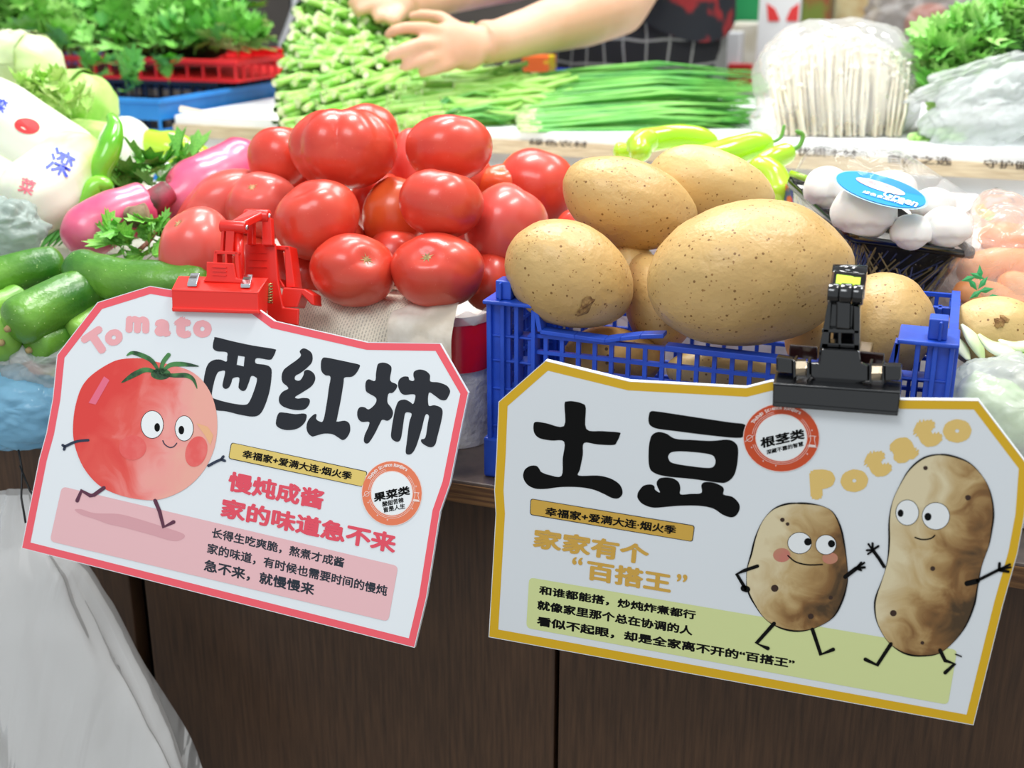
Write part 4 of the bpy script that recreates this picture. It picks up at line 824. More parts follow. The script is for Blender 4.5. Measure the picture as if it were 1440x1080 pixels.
scatter(t, 120, 160, inpx([(30, 35, 60, 30), (15, 15, 40, 20), (70, 55, 40, 16)], d1_ + .08, d1_ + .25), .040, [leafmesh('parsley', mat('leaf_pale', '7CC04E', .5, 'AEDC7C', 30), 5), pm[3]])
t = thing('radish_greens', 'small ruffled green leaves between the two radishes', 'leaves', P(190, 340, 1.04))
scatter(t, 30, 0, inpx([(205, 322, 26, 22), (170, 335, 18, 16), (200, 352, 34, 10), (225, 330, 14, 14)], 1.02, 1.045), .022, [leafmesh('parsley', grn, 8), leafmesh('parsley', mat('leaf_fresh', '66B83E', .5, '9CDC60', 30), 9)])
q = MB()
for a, b in (((153, 306), (168, 322)), ((168, 316), (182, 330)), ((196, 352), (214, 335)), ((205, 345), (222, 322))): q.tube([P(*a, 1.03), P(*b, 1.03)], [.0022, .0016], 6)
o = mk('leaf_stalks', q, mat('stalk_red', 'A84040', .5, 'D89080', 40), t); o['kind'] = 'stuff'
t = thing('radish_greens', 'leaf cluster above the radishes in front of the white round cabbage', 'leaves', P(190, 260, 1.16))
scatter(t, 34, 0, inpx([(195, 250, 40, 18), (250, 232, 30, 12), (165, 268, 20, 12)], 1.15, 1.19), .030, [leafmesh('parsley', grn, 10), pm[3]])

# ------------------------------------------------------------------ cabbages at the left
def cabbage(a, b, rpx, label, m, fr=0, ridg=.03, prof=None, grp='cabbages at the left'):
    t = thing('cabbage', label, 'cabbage', P(*b), grp); q = veg([a, tuple((a[k] + b[k]) / 2 for k in range(3)), b], rpx, n=48, prof=prof or (lambda t_: prof_round(t_, .35, .28, .0, .35)), lump=0)
    A, B_ = P(*a), P(*b); ax = (B_ - A).normalized(); o1 = ax.orthogonal().normalized(); o2 = ax.cross(o1)
    for i, p in enumerate(q.v):
        s = (p - A).dot(ax); c = A + ax * s; v = p - c; ph = math.atan2(v.dot(o2), v.dot(o1)); q.v[i] = c + v * (1 + ridg * math.sin(ph * 9 + 3 * n3(p * 8)) + ridg * 1.3 * n3(p * 30))
    mk('head', q, m, t); 
    if fr:
        rnd = random.Random(fr)
        for k in range(7):
            ph = rnd.uniform(0, 6.28); w0 = rnd.uniform(.5, .9); R = rpx * a[2] / F
            def lf(u, v, ph=ph, w0=w0):
                an = ph + (u - .5) * w0 * 2; s = (B_ - A).length * (.08 + .72 * v); rr = R * 1.03 * min(1, .25 + 1.6 * v ** .6) * (1 + .05 * k / 7)
                p = A + ax * s + (o1 * math.cos(an) + o2 * math.sin(an)) * rr
                return p + (p - A).normalized() * .007 * n3(p * 90) * (1.6 - v)
            mk('leaf', MB().grid(lf, 16, 14), m, t)
    return t, q
cb = mat('cabbage_skin', 'E4EFC4', .4, 'C2DE84', 9, .4, .68, sss=.15, bump=.4, bsc=60); cbw = mat('cabbage_white', 'ECEFDA', .4, 'C6DC8A', 10, .46, .62, sss=.15, bump=.2, bsc=50)
cbg = mat('cabbage_frill', 'C4E488', .45, '8CC84C', 18, .4, .62, sss=.1, bump=.5, bsc=90)
cabbage((-30, 95, 1.44), (75, 92, 1.40), 44, 'white-green cabbage at the upper left edge, topmost of the cabbages', cb, 3)
cabbage((40, 150, 1.34), (150, 150, 1.30), 47, 'cabbage with frilly yellow-green leaves and pale base facing right', cbg, 4, prof=lambda t_: prof_round(t_, .4, .3, 0, .4))
t_ = thing('cabbage_leaves', 'ruffled yellow-green leaf tips on the frilly cabbage', 'leaves', P(95, 150, 1.30))
scatter(t_, 60, 0, inpx([(75, 140, 50, 18), (60, 125, 40, 14), (100, 150, 40, 12)], 1.235, 1.27), .020, [leafmesh('parsley', mat('frill_a', 'BEE27C', .45, '8CCB4C', 40, .4, .62), 31), leafmesh('parsley', mat('frill_b', 'DDF0A8', .45, 'B4DC70', 40), 32)])
mk_t, _ = cabbage((90, 190, 1.30), (165, 200, 1.26), 26, 'small yellow-green cabbage leaf bundle under the frilly cabbage', cbg, 0)
t1, q1 = cabbage((-70, 130, 1.22), (130, 265, 1.14), 62, 'cellophane-wrapped cabbage printed with a red sun disc', cbw, 0, .02)
t2, q2 = cabbage((140, 210, 1.16), (20, 305, 1.08), 55, 'wrapped cabbage printed with blue and red characters', cbw, 0, .025)
t3, q3 = cabbage((-60, 250, 1.16), (40, 290, 1.14), 56, 'wrapped cabbage at the left edge behind the grey bag', cbw, 0, .02)
class Drape:
    """lays flat print onto the surface of a wrapped cabbage"""
    def __init__(s, q): s.b = BVHTree.FromPolygons(q.v, [f for f in q.f if len(f) < 9])
    def at(s, x, y, off=0):
        r = ray(x, y); h = s.b.ray_cast(CAM, r.normalized()); p = h[0] if h[0] is not None else P(x, y, 1.15); return p - r.normalized() * (.0008 + off)
    fill = Frame.fill
D1, D2, D3 = Drape(q1), Drape(q2), Drape(q3); ired = mat('print_red', 'E23A3A', .5); iblu = mat('print_blue', '3A50D8', .5); ipk = mat('print_pink', 'E87080', .5)
q = MB(); loops = ell(38, 177, 18, 11, .15, 30); c_ = D1.at(38, 177); q.add([c_] + [D1.at(x, y) for x, y in loops], [(0, 1 + i, 1 + (i + 1) % 30) for i in range(30)]); mk('sun_print', q, ired, t1, False)
def ldr(D, t, ch, cx, cy, h, rot, m, b=.02):
    q = MB(); glyph(D, q, ch, cx, cy, h, rot, .0002, b); mk('lettering', q, m, t, False)
ldr(D2, t2, '滦', 86, 228, 36, .45, iblu); ldr(D2, t2, '菜', 38, 262, 22, .35, ipk); ldr(D1, t1, '菜', 8, 236, 20, .4, ipk); ldr(D1, t1, '滦', 0, 147, 20, .45, iblu)
t = thing('cabbage', 'round white cabbage with fine vertical ribs beside the long green pepper', 'cabbage', P(180, 245, 1.26))
q = MB().blob(P(178, 218, 1.27), RT * .030 * 1.05 + UP * .0, UP * .040, -FW * .034, lambda d: 1 + .008 * math.sin(34 * math.atan2(d.x, d.z)), 72, 26); mk('head', q, mat('cabbage_ribbed', 'F2F4EC', .4, 'E0E8D0', 20, sss=.1), t)
t = thing('pepper', 'yellow-green bell-shaped pepper in front of the light blue crate', 'pepper', P(245, 225, 1.27)); mk('flesh', veg([(204, 208, 1.27), (240, 210, 1.26), (290, 232, 1.26)], 25, lump=.12), pepm, t)
mk('stem', veg([(285, 228, 1.255), (296, 236, 1.25)], 5), peps, t)
t = thing('daikon', 'short white radish end lying under the yellow-green pepper', 'radish', P(225, 240, 1.22)); mk('root', veg([(196, 236, 1.21), (222, 233, 1.21), (245, 252, 1.2)], 12), mat('daikon', 'F2F4F0', .35, sss=.1), t)
t = thing('long_pepper', 'long twisted green pepper standing against the white cabbage', 'pepper', P(140, 300, 1.12))
mk('flesh', veg([(152, 160, 1.14), (162, 178, 1.13), (152, 212, 1.12), (140, 240, 1.12), (138, 280, 1.13), (120, 325, 1.14)], 17, prof=lambda t_: min(1, .30 + t_ * 2.2) * prof_round(t_, .03, .2), lump=.12), mat('long_pepper_skin', '62B822', .22, '8CD83C', 20, coat=.4), t)
t = thing('long_pepper', 'second long green pepper fanning down left of the radish', 'pepper', P(120, 300, 1.12))
mk('flesh', veg([(158, 270, 1.11), (140, 260, 1.11), (118, 290, 1.11), (104, 335, 1.12)], 15, lump=.12, prof=lambda t_: prof_round(t_, .3, .3)), MATS['long_pepper_skin'], t)
t = thing('bean_bundle', 'dark green broad leaves tucked under the wrapped cabbage', 'leaves', P(80, 335, 1.10))
for k in range(7):
    a = (55 + k * 9, 352 - k * 2, 1.09 + .003 * k); b = (92 + k * 8, 290 + k * 4, 1.115); mk('leaf', veg([a, ((a[0] + b[0]) / 2 + 4, (a[1] + b[1]) / 2, 1.1), b], 9, n=8, flat=.35, prof=lambda t_: math.sin(PI * min(.97, .05 + t_ * .9))), grnd, t)

# ------------------------------------------------------------------ bags
def bag(name, label, cx, cy, rx, ry, d, dep, m, crump=.12, f=9, rot=0, cat='bag', nu=90, nv=60, fnx=None):
    c = P(cx, cy, d); s = d / F; r = math.radians(rot); ax = (RT * math.cos(r) - UP * math.sin(r)) * rx * s; ay = (RT * math.sin(r) + UP * math.cos(r)) * ry * s; sd = random.uniform(0, 50)
    def fn(dr):
        k = 1
        for o in range(4): k += crump * .9 / (2.1 ** o) * (abs(n3(dr * f * .20 * (2 ** o) + V((sd + o * 7, 0, 0)))) * 2 - .4)
        return k * (fnx(dr) if fnx else 1)
    return tag(mk(name, MB().blob(c, ax, ay, -FW * dep, fn, nu, nv), m), label, cat)
bag('plastic_bag', 'clear plastic bag bulging below the cucumbers', 62, 512, 62, 46, .965, .026, bagc, .14)
tq = thing('wrapped_vegetable', 'pinkish green vegetable showing through the clear bag', 'vegetable', P(60, 530, .925)); mk('flesh', veg([(30, 530, .965), (60, 522, .965), (88, 530, .965)], 18, lump=.2), mat('bagged_veg', 'B8B878', .6, 'C88878', 30), tq)
bag('plastic_bag', 'light blue plastic bag at the left edge overhanging the worktop', 22, 574, 100, 58, .965, .03, bagb, .12)
bag('plastic_bag', 'grey-green tied plastic bag in front of the wrapped cabbages', 0, 322, 60, 44, 1.03, .03, bagg, .16)
# hanging white bag
t = thing('carrier_bag', 'white translucent carrier bag hanging at the front of the cabinet', 'bag', P(40, 1080, .93))
pl = [(692, 22, 26), (720, 22, 38), (760, 26, 52), (800, 32, 92), (860, 38, 124), (940, 44, 158), (1030, 50, 192), (1120, 52, 220), (1250, 52, 235), (1330, 52, 150)]
def hb(u, v):
    k = v * (len(pl) - 1); i = min(int(k), len(pl) - 2); f = k - i; y, cx, r = [pl[i][j] * (1 - f) + pl[i + 1][j] * f for j in range(3)]
    a = 2 * PI * u; s = 1.02 / F; fold = 1 + .10 * math.sin(a * 7 + 2 * math.sin(v * 5)) + .05 * math.sin(a * 13 + v * 4) + .05 * abs(n3(V((math.cos(a) * 5 + 3, math.sin(a) * 5, v * 9)))) + .12 * n3(V((math.cos(a) * 1.5, math.sin(a) * 1.5, v * 5)))
    return P(cx, y, 1.02) + RT * math.cos(a) * r * s * (fold if abs(math.cos(a)) < .93 else 1) + FH * math.sin(a) * min(r, 130) * s * .42 * fold + FH * (y - 700) * s * -.0
mk('bag_skin', MB().grid(hb, 160, 90, True), bagw, t)
q = MB(); q.tube([P(24, 622, .955), P(31, 660, .95), (P(30, 700, .94)), P(36, 735, .93)], [.0009] * 4, 6).tube([P(28, 655, .95), P(42, 690, .945), P(58, 712, .94)], [.0008] * 3, 6); o = mk('cord', q, mat('black_cord', '101010', .5), t); o['kind'] = 'stuff'

# ------------------------------------------------------------------ peppers
PG = 'pale green peppers heaped behind the potatoes'
for pts, r, lab in (([(882, 212, 1.17), (905, 198, 1.17), (960, 192, 1.18), (1010, 202, 1.19)], 17, 'pale green pepper lying level at the left back of the peppers'),
  ([(925, 226, 1.13), (985, 224, 1.13), (1045, 208, 1.14), (1088, 200, 1.15)], 20, 'longest pale green pepper across the front of the peppers'),
  ([(905, 222, 1.14), (900, 205, 1.15), (922, 192, 1.16)], 16, 'bent pale green pepper end above the topmost potato'),
  ([(1052, 236, 1.12), (1085, 246, 1.11), (1100, 285, 1.10)], 21, 'glossy pale green pepper hanging down beside the mushroom tray'),
  ([(1064, 236, 1.12), (1090, 222, 1.12), (1112, 212, 1.13)], 16, 'small pale green pepper with its curled stem at the right'),
  ([(862, 212, 1.19), (880, 214, 1.19), (900, 216, 1.19)], 13, 'tip of a darker green pepper just left of the bent one')):
    t = thing('pepper', lab, 'pepper', P(*pts[0]), PG); mk('flesh', veg(pts, r, lump=.10, prof=lambda t_: prof_round(t_, .22, .22)), pepm, t)
    if 'curled' in lab: mk('stem', veg([(1110, 212, 1.13), (1124, 205, 1.13), (1129, 190, 1.13), (1118, 184, 1.13)], 3.4, n=8), peps, t)
    if 'longest' in lab: mk('stem', veg([(1086, 200, 1.15), (1098, 193, 1.15), (1103, 175, 1.15)], 2.6, n=8), peps, t)

# ------------------------------------------------------------------ tray of white mushrooms
a_, b_, c_ = P(1103, 246, 1.06), P(1194, 330, .955), P(1381, 356, .955); d_ = a_ + (c_ - b_) * .92
nrm = (b_ - a_).cross(c_ - a_).normalized(); nrm = nrm if nrm.z > 0 else -nrm
cen = (a_ + b_ + c_ + d_) / 4
t = thing('mushroom_tray', 'black clear-sided plastic tray of white mushrooms with a blue oval label', 'tray', cen - ZZ * .05)
def quadloop(k, off, n=8, r=.12):
    cs = [cen + (p - cen) * k + nrm * off for p in (a_, b_, c_, d_)]; out = []
    for i in range(4):
        p0, p1, p2 = cs[i - 1], cs[i], cs[(i + 1) % 4]; A, B_ = p1.lerp(p0, r), p1.lerp(p2, r)
        for j in range(n): s = j / (n - 1); out.append(A * (1 - s) ** 2 + p1 * 2 * s * (1 - s) + B_ * s * s)
    return out
def loft(loops, close=False):
    q = MB(); n = len(loops[0])
    for l in loops: q.v += l
    for j in range(len(loops) - 1):
        for i in range(n): i2 = (i + 1) % n; q.f.append((j * n + i, j * n + i2, (j + 1) * n + i2, (j + 1) * n + i))
    if close: q.f.append(tuple(range((len(loops) - 1) * n, len(loops) * n)))
    return q
mk('tray_rim', loft([quadloop(1.0, 0), quadloop(1.01, -.002), quadloop(1.01, -.006), quadloop(.94, -.006), quadloop(.93, -.001), quadloop(1.0, 0)]), blk, t)
traym = plastic('smoky_tray', '3A3A34', fac=.14, rough=.05, bump=.3, bsc=50, translucent=.3, gk=.5)
mk('tray_wall', loft([quadloop(.93, -.006), quadloop(.82, -.040), quadloop(.70, -.074), quadloop(.64, -.078)], True), traym, t)
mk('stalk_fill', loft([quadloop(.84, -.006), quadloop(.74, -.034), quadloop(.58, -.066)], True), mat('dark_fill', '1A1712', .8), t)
strs = [MB(), MB(), MB()]
for i in range(1500):
    u = random.random(); L1, L2 = quadloop(.90, -.008), quadloop(.70, -.070); k = random.uniform(0, len(L1) - 1); i0 = int(k); A = L1[i0].lerp(L1[(i0 + 1) % len(L1)], k - i0); k2 = (k + random.uniform(-1.4, 1.4)) % len(L2); i1 = int(k2); B_ = L2[i1].lerp(L2[(i1 + 1) % len(L2)], k2 - i1)
    s0, s1 = sorted((random.random(), random.random())); strs[i % 3].tube([A.lerp(B_, s0), A.lerp(B_, s1)], [.0008, .0005], 3)
for q, c_n in zip(strs, ('B09A68', '84744C', '3E4A80')): o = mk('straw_strands', q, mat('straw_' + c_n, c_n, .5), t); o['kind'] = 'stuff'
mk('clear_lid', loft([quadloop(.96, .001), quadloop(.92, .020), quadloop(.78, .040), quadloop(.4, .048)], True), film, t)
mw = mat('mushroom_skin', 'F6F3EE', .45, 'E6DCD2', 40, .5, .8, sss=.2)
for x, y, w_, h_, d, lab in ((1163, 266, 58, 56, 1.01, 'white mushroom at the far left corner of the tray'), (1215, 300, 82, 76, .965, 'largest white mushroom, left front in the tray'), (1281, 328, 52, 48, .955, 'small white mushroom in the middle front of the tray'),
   (1330, 322, 64, 56, .96, 'white mushroom at the right corner of the tray'), (1312, 290, 56, 46, 1.0, 'white mushroom at the right back under the blue label'), (1250, 268, 70, 50, 1.03, 'white mushroom mostly hidden under the blue label')):
    s = d / F; tm = thing('mushroom', lab, 'mushroom', P(x, y + h_ / 2, d), 'white mushrooms in the tray')
    mk('cap', MB().blob(P(x, y, d), RT * w_ * .57 * s, UP * h_ * .57 * s, -FW * w_ / 2 * s, lambda dr: 1 + .04 * n3(dr * 2 + V((x, 0, 0))) - (.12 if dr.y < -.5 else 0), 32, 22), mw, tm)
    mk('stalk', veg([(x, y + h_ * .1, d + .012), (x + 2, y + h_ * .35, d + .022)], w_ * .2), mw, tm)
# the oval label lies on the lid
lc = P(1240, 262, .985); lx = (P(1302, 288, .935) - P(1176, 246, .955)) * .5; ly = (P(1266, 252, .965) - P(1236, 284, .925)) * .5
lc = (P(1302, 288, .935) + P(1176, 246, .955)) * .5; ln = lx.cross(ly).normalized(); ln = ln if ln.z > 0 else -ln
def lab_(k, off, n=40): return [lc + lx * math.cos(a) * k + ly * math.sin(a) * k + ln * off for a in (2 * PI * i / n for i in range(n))]
q = MB().add(lab_(1.03, 0), [tuple(range(40))]); mk('label_edge', q, mat('label_pale', 'A8D8F0', .3), t, False)
q = MB().add(lab_(.97, .0006), [tuple(range(40))]); mk('oval_label', q, mat('label_blue', '1E92D8', .5, spec=.2), t, False)
q = MB().add([lc - lx * .05 + lx * math.cos(a) * .55 + ly * math.sin(a) * .3 + ly * .15 + ln * .001 for a in (2 * PI * i / 24 for i in range(24))], [tuple(range(24))]); mk('label_picture', q, mat('label_picture', 'E8E4E4', .4, 'C8A8A8', 60), t, False)
class LabF:
    def at(s, x, y, off=0): return lc + lx * x - ly * y + ln * (.0014 + off)
q = MB(); glyph(LabF(), q, 'Green', .5, .25, .5, .0, 0, .03, .45); line_text(LabF(), q, '绿色食品鲜菇', (-.25, .72), (.62, .62), (0, -.22), 0, .02); mk('label_text', q, mat('label_white', 'EAF4FA', .4), t, False)
q = MB(); q.tube([P(1112, 244, 1.052), P(1136, 252, 1.04)], [.003, .003], 6); mk('lime_sticker', q, pepm, t)
t = thing('snack_packet', 'red and blue printed packet wedged under the mushroom tray', 'packet', P(1140, 290, 1.06))
mk('packet', MB().hexa([P(1112, 262, 1.07), P(1180, 322, 1.0), P(1184, 345, 1.0), P(1112, 300, 1.07)], [p + FH * .03 for p in (P(1112, 262, 1.07), P(1180, 322, 1.0), P(1184, 345, 1.0), P(1112, 300, 1.07))]), mat('packet_print', '2A2A78', .3, 'C8302C', 50, .48, .52), t, False, bev=.002)

# ------------------------------------------------------------------ right edge
car = mat('carrot_skin', 'F09A5A', .45, 'F4B07C', 14, sss=.1)
for pts, r, lab in (([(1375, 330, 1.03), (1420, 338, 1.02), (1500, 350, 1.02)], 24, 'orange carrot highest in the clear bag at the right'), ([(1350, 388, .99), (1400, 372, 1.0), (1480, 380, 1.0)], 24, 'orange carrot in the middle of the clear bag'), ([(1340, 408, .97), (1390, 415, .97), (1470, 440, .97)], 20, 'orange carrot lowest in the clear bag above the potato'), ([(1400, 400, .98), (1440, 408, .97), (1500, 420, .97)], 24, 'orange carrot at the right edge in front of the bag')):
    t = thing('carrot', lab, 'carrot', P(*pts[1]), 'carrots in the clear bag'); mk('root', veg(pts, r, lump=.06, prof=lambda t_: prof_round(t_, .25, .1)), car, t)
bg = bag('plastic_bag', 'clear plastic bag of carrots with a green leaf print', 1412, 362, 92, 74, .985, .055, plastic('carrot_bag', 'FCFCFA', fac=.26, bump=.7, bsc=12), .12, fnx=lambda d: 1 + .25 * math.exp(-((d - V((-.15, .95, .2)).normalized()).length / .35) ** 2))
for k, (x, y, r_) in enumerate(((1362, 392, .3), (1374, 388, -.4), (1382, 398, .9), (1368, 400, 2.2), (1378, 384, 1.6), (1386, 408, .2), (1396, 418, .1), (1372, 414, .6))):
    q = MB(); R_ = 11 * .915 / F; c = P(x, y, .922); a = V((math.cos(r_), math.sin(r_))); u = RT * a.x + UP * a.y; v = RT * -a.y + UP * a.x
    q.add([c - u * R_, c + v * R_ * .4, c + u * R_ * 1.1, c - v * R_ * .4, c + FW * -.001], [(4, 0, 1), (4, 1, 2), (4, 2, 3), (4, 3, 0)]); o = mk('leaf_print', q, mat('print_green', '2E9A58', .5), bg, False)
t = thing('pepper', 'single small green pepper tip on the white panel behind the carrots', 'pepper', P(1385, 300, 1.1)); mk('flesh', veg([(1376, 288, 1.1), (1382, 298, 1.1), (1396, 306, 1.09)], 7), MATS['long_pepper_skin'], t)
lc2 = mat('pale_leaf', 'CFE8A8', .4, 'F0F4DC', 30, sss=.1)
t = thing('leaf_vegetable', 'pale green vegetable leaves lying over the single potato at the right', 'leaves', P(1400, 490, .83))
for pts, r in (([(1352, 456, .86), (1370, 480, .855), (1382, 505, .85)], 13), ([(1340, 470, .86), (1352, 490, .855), (1362, 506, .85)], 10), ([(1376, 470, .835), (1400, 490, .83), (1450, 498, .83)], 15), ([(1405, 478, .84), (1430, 488, .832), (1470, 480, .83)], 14), ([(1390, 505, .83), (1430, 500, .828), (1480, 505, .83)], 12)):
    mk('leaf', veg(pts, r, n=10, flat=.4, prof=lambda t_: .15 + math.sin(PI * min(.95, .03 + t_ * .9))), lc2, t)
tq = thing('wrapped_vegetable', 'pale green vegetable inside the clear bag at the lower right', 'vegetable', P(1400, 600, .80)); mk('flesh', veg([(1350, 560, .83), (1400, 575, .82), (1460, 600, .81)], 40, lump=.25), mat('bagged_green', 'D4E8B0', .6, 'B4D890', 20), tq)
bag('plastic_bag', 'clear crumpled bag of pale greens right of the blue crate', 1410, 572, 84, 72, .815, .045, plastic('greens_bag', 'F6FAF6', fac=.55, bump=.9, bsc=12), .12)
# eye of the single potato
potR = [o for o in bpy.data.objects if o.name.startswith('potato') and o.get('label', '').startswith('yellow potato')][0]
for k in range(12):
    q = MB(); a = random.uniform(0, 6.28); rr = random.uniform(0, 1); x, y = 1396 + 30 * rr * math.cos(a), 452 + 15 * rr * math.sin(a)
    me_ = potR.children[0]; bv = BVHTree.FromPolygons([v.co + potR.location for v in me_.data.vertices], [tuple(f.vertices) for f in me_.data.polygons])
    h = bv.ray_cast(CAM, ray(x, y).normalized())
    if h[0] is None: continue
    c, nn = h[0], h[1]; o1 = nn.orthogonal().normalized(); o2 = nn.cross(o1); n_ = 10
    q.add([c + nn * .0012] + [c + nn * .0002 + (o1 * math.cos(j * .628) + o2 * math.sin(j * .628)) * random.uniform(.002, .0048) for j in range(n_)], [(0, 1 + j, 1 + (j + 1) % n_) for j in range(n_)]); mk('skin_flake', q, scab, potR, False)

# ------------------------------------------------------------------ back table goods
def twomat(me, m2, nf):
    me.materials.append(m2)
    for i in nf: me.polygons[i].material_index = 1
def stem_proto(k, L=.15, r=.0046):
    rnd = random.Random(k); q = MB(); pts = [(0, 0, 0), (.010, rnd.uniform(-.001, .001), 0), (.05, rnd.uniform(-.003, .003), rnd.uniform(-.003, .003)), (.11, rnd.uniform(-.008, .008), rnd.uniform(-.006, .006)), (L, rnd.uniform(-.014, .014), rnd.uniform(-.01, .01))]
    q.tube(pts, [r, r * 1.05, r, r * .9, r * .6], 7); me = bpy.data.meshes.new('stem'); me.from_pydata(q.v, [], q.f); me.materials.append(stemg if k % 3 else mat('stem_green_deep', '6FB43A', .4, '9AD060', 30)); twomat(me, stemc, [len(q.f) - 2]); me.polygons.foreach_set('use_smooth', [len(p.vertices) == 4 for p in me.polygons]); me.update(); return me
SP = [stem_proto(k) for k in range(9)]
def stems(t, n_parts, n_stuff, gen):
    q = MB(); q2 = MB()
    for i in range(n_parts + n_stuff):
        p, dv, s = gen(i); e = dv.to_track_quat('X', 'Z').to_matrix().to_4x4() @ Matrix.Rotation(random.uniform(0, 6.28), 4, 'X'); me = random.choice(SP); M4 = Matrix.Translation(p) @ e @ Matrix.Diagonal((s, random.uniform(.8, 1.2), random.uniform(.8, 1.2), 1))
        if i < n_parts: o = bpy.data.objects.new('stem', me); COL.objects.link(o); o.parent = t; o.matrix_local = Matrix.Translation(-ORG[t]) @ M4
        else:
            q.add([M4 @ v.co for v in me.vertices], [tuple(f.vertices) for f in list(me.polygons)[:-2] + [me.polygons[-1]]])
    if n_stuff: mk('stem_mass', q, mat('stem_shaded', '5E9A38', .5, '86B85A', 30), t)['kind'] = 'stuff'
def inpoly(x, y, pl_):
    c = False
    for i in range(len(pl_)):
        (x0, y0), (x1, y1) = pl_[i - 1], pl_[i]
        if (y0 > y) != (y1 > y) and x < (x1 - x0) * (y - y0) / (y1 - y0) + x0: c = not c
    return c
def bundle(name, label, poly, n1, n2, dirf, depf, grid=8.0):
    t = thing(name, label, 'vegetables', P(sum(p[0] for p in poly) / len(poly), max(p[1] for p in poly), depf(0, max(p[1] for p in poly))))
    xs = [p[0] for p in poly]; ys = [p[1] for p in poly]; pts = []; y = min(ys)
    row = 0
    while y < max(ys):
        x = min(xs) + (row % 2) * grid / 2
        while x < max(xs):
            if inpoly(x, y, poly): pts.append((x + random.uniform(-3, 3), y + random.uniform(-3, 3)))
            x += grid
        y += grid * .87; row += 1
    random.shuffle(pts); n = len(pts)
    def gen(i):
        x, y = pts[i % n]; ex = random.uniform(-.02, .022) + (.02 if i >= n1 else 0); return P(x, y, depf(x, y) + ex), dirf(x, y), random.uniform(.8, 1.1)
    stems(t, min(n1, n), n2, gen); return t
b1 = [(412, 8), (425, -25), (475, -30), (535, 20), (560, 62), (575, 96), (600, 118), (560, 140), (540, 185), (390, 186), (384, 150), (388, 110), (402, 60)]
dr1 = lambda x, y: (FH * .85 + RT * (.45 + .38 * random.uniform(-1, 1)) + UP * (-.12 + random.uniform(-.25, .25) - (.25 if y < 60 else 0)) * (1 if y < 110 else 0) + UP * (random.uniform(-.02, .14) if y >= 110 else 0)).normalized()
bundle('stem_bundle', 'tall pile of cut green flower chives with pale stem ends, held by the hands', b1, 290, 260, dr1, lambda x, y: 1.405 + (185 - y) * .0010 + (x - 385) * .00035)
b2 = [(560, 115), (600, 105), (640, 118), (655, 140), (640, 172), (570, 182), (535, 180), (540, 150)]
dr2 = lambda x, y: (FH * .35 + RT * .9 + UP * random.uniform(-.08, .08)).normalized()
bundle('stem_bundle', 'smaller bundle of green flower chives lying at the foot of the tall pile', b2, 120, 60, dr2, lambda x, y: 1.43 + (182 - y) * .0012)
def blade(pts, w, m, m2=None, n=5):
    q = MB().tube([P(*p) for p in pts], w, n, .35); return q
def blades(name, label, x0, y0, y1, x1, n, nend, seed, m, cream=True, w=.0040, d0=1.40, spread=1.0):
    rnd = random.Random(seed); t = thing(name, label, 'vegetables', P((x0 + x1) / 2, y1, d0))
    for i in range(n):
        u = rnd.random(); y = y0 + (y1 - y0) * u; d = d0 + (y1 - y) * .0022 + rnd.uniform(0, .02); xs = x0 + rnd.uniform(-6, 12) - 8 * math.sin(u * 3); xe = x1 + rnd.uniform(-90, 10)
        ye = y + rnd.uniform(-18, 14) * spread + (8 if u < .3 else 0); ye = min(ye, y1 + 4); k = rnd.uniform(-14, 9); c1x, c2x = xs + (xe - xs) * .33, xs + (xe - xs) * .66
        pts = [(xs, y, d), (xs + 18, y + k * .1, d), (c1x, y + (ye - y) * .25 + k * .6, d + .002), (c2x, y + (ye - y) * .6 + k, d + .006), (xe, ye, d + .01)]
        q = MB().tube([P(*p) for p in pts], [w * .8, w * .85, w * 1.1, w, w * .3], 5, .45)
        o = mk('blade', q, m if rnd.random() < .7 else MATS['chive_deep'], t)
        if cream: twomat(o.data, mat('blade_base', 'A8D080', .5, 'CFE0A8', 60), list(range(5)) + [len(q.f) - 2])
    return t
mat('chive_deep', '2F8430', .35, '5CB048', 20); mat('chive_light', '86C860', .35, 'B4E08C', 20)
blades('chive_bundle', 'level bundle of long flat green chives with white ends on the back table', 736, 104, 186, 1065, 300, 0, 3, chive, w=.0046)
blades('chive_bundle', 'dark green chive tips trailing right from the flower chive bundles', 612, 118, 172, 728, 90, 0, 5, chive, False, d0=1.42)
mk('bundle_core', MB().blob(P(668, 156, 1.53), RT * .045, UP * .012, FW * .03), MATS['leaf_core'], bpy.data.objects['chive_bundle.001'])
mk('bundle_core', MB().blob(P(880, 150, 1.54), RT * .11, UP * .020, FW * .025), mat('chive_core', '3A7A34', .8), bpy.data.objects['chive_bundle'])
t = thing('paper_sheet', 'folded white paper on the left end of the back table', 'paper', P(320, 160, 1.45)); mk('sheet', MB().hexa([P(252, 156, 1.47), P(310, 166, 1.44), P(392, 168, 1.42), P(385, 150, 1.48)], [p - ZZ * .002 for p in (P(252, 156, 1.47), P(310, 166, 1.44), P(392, 168, 1.42), P(385, 150, 1.48))]), mat('paper', 'EFEDE8', .7), t, False)
mk('fold', MB().hexa([P(252, 150, 1.475), P(300, 160, 1.45), P(302, 164, 1.448), P(252, 156, 1.47)], [p + FH * .01 for p in (P(252, 150, 1.475), P(300, 160, 1.45), P(302, 164, 1.448), P(252, 156, 1.47))]), mat('fold_cream', 'DCCDB0', .7), t, False)
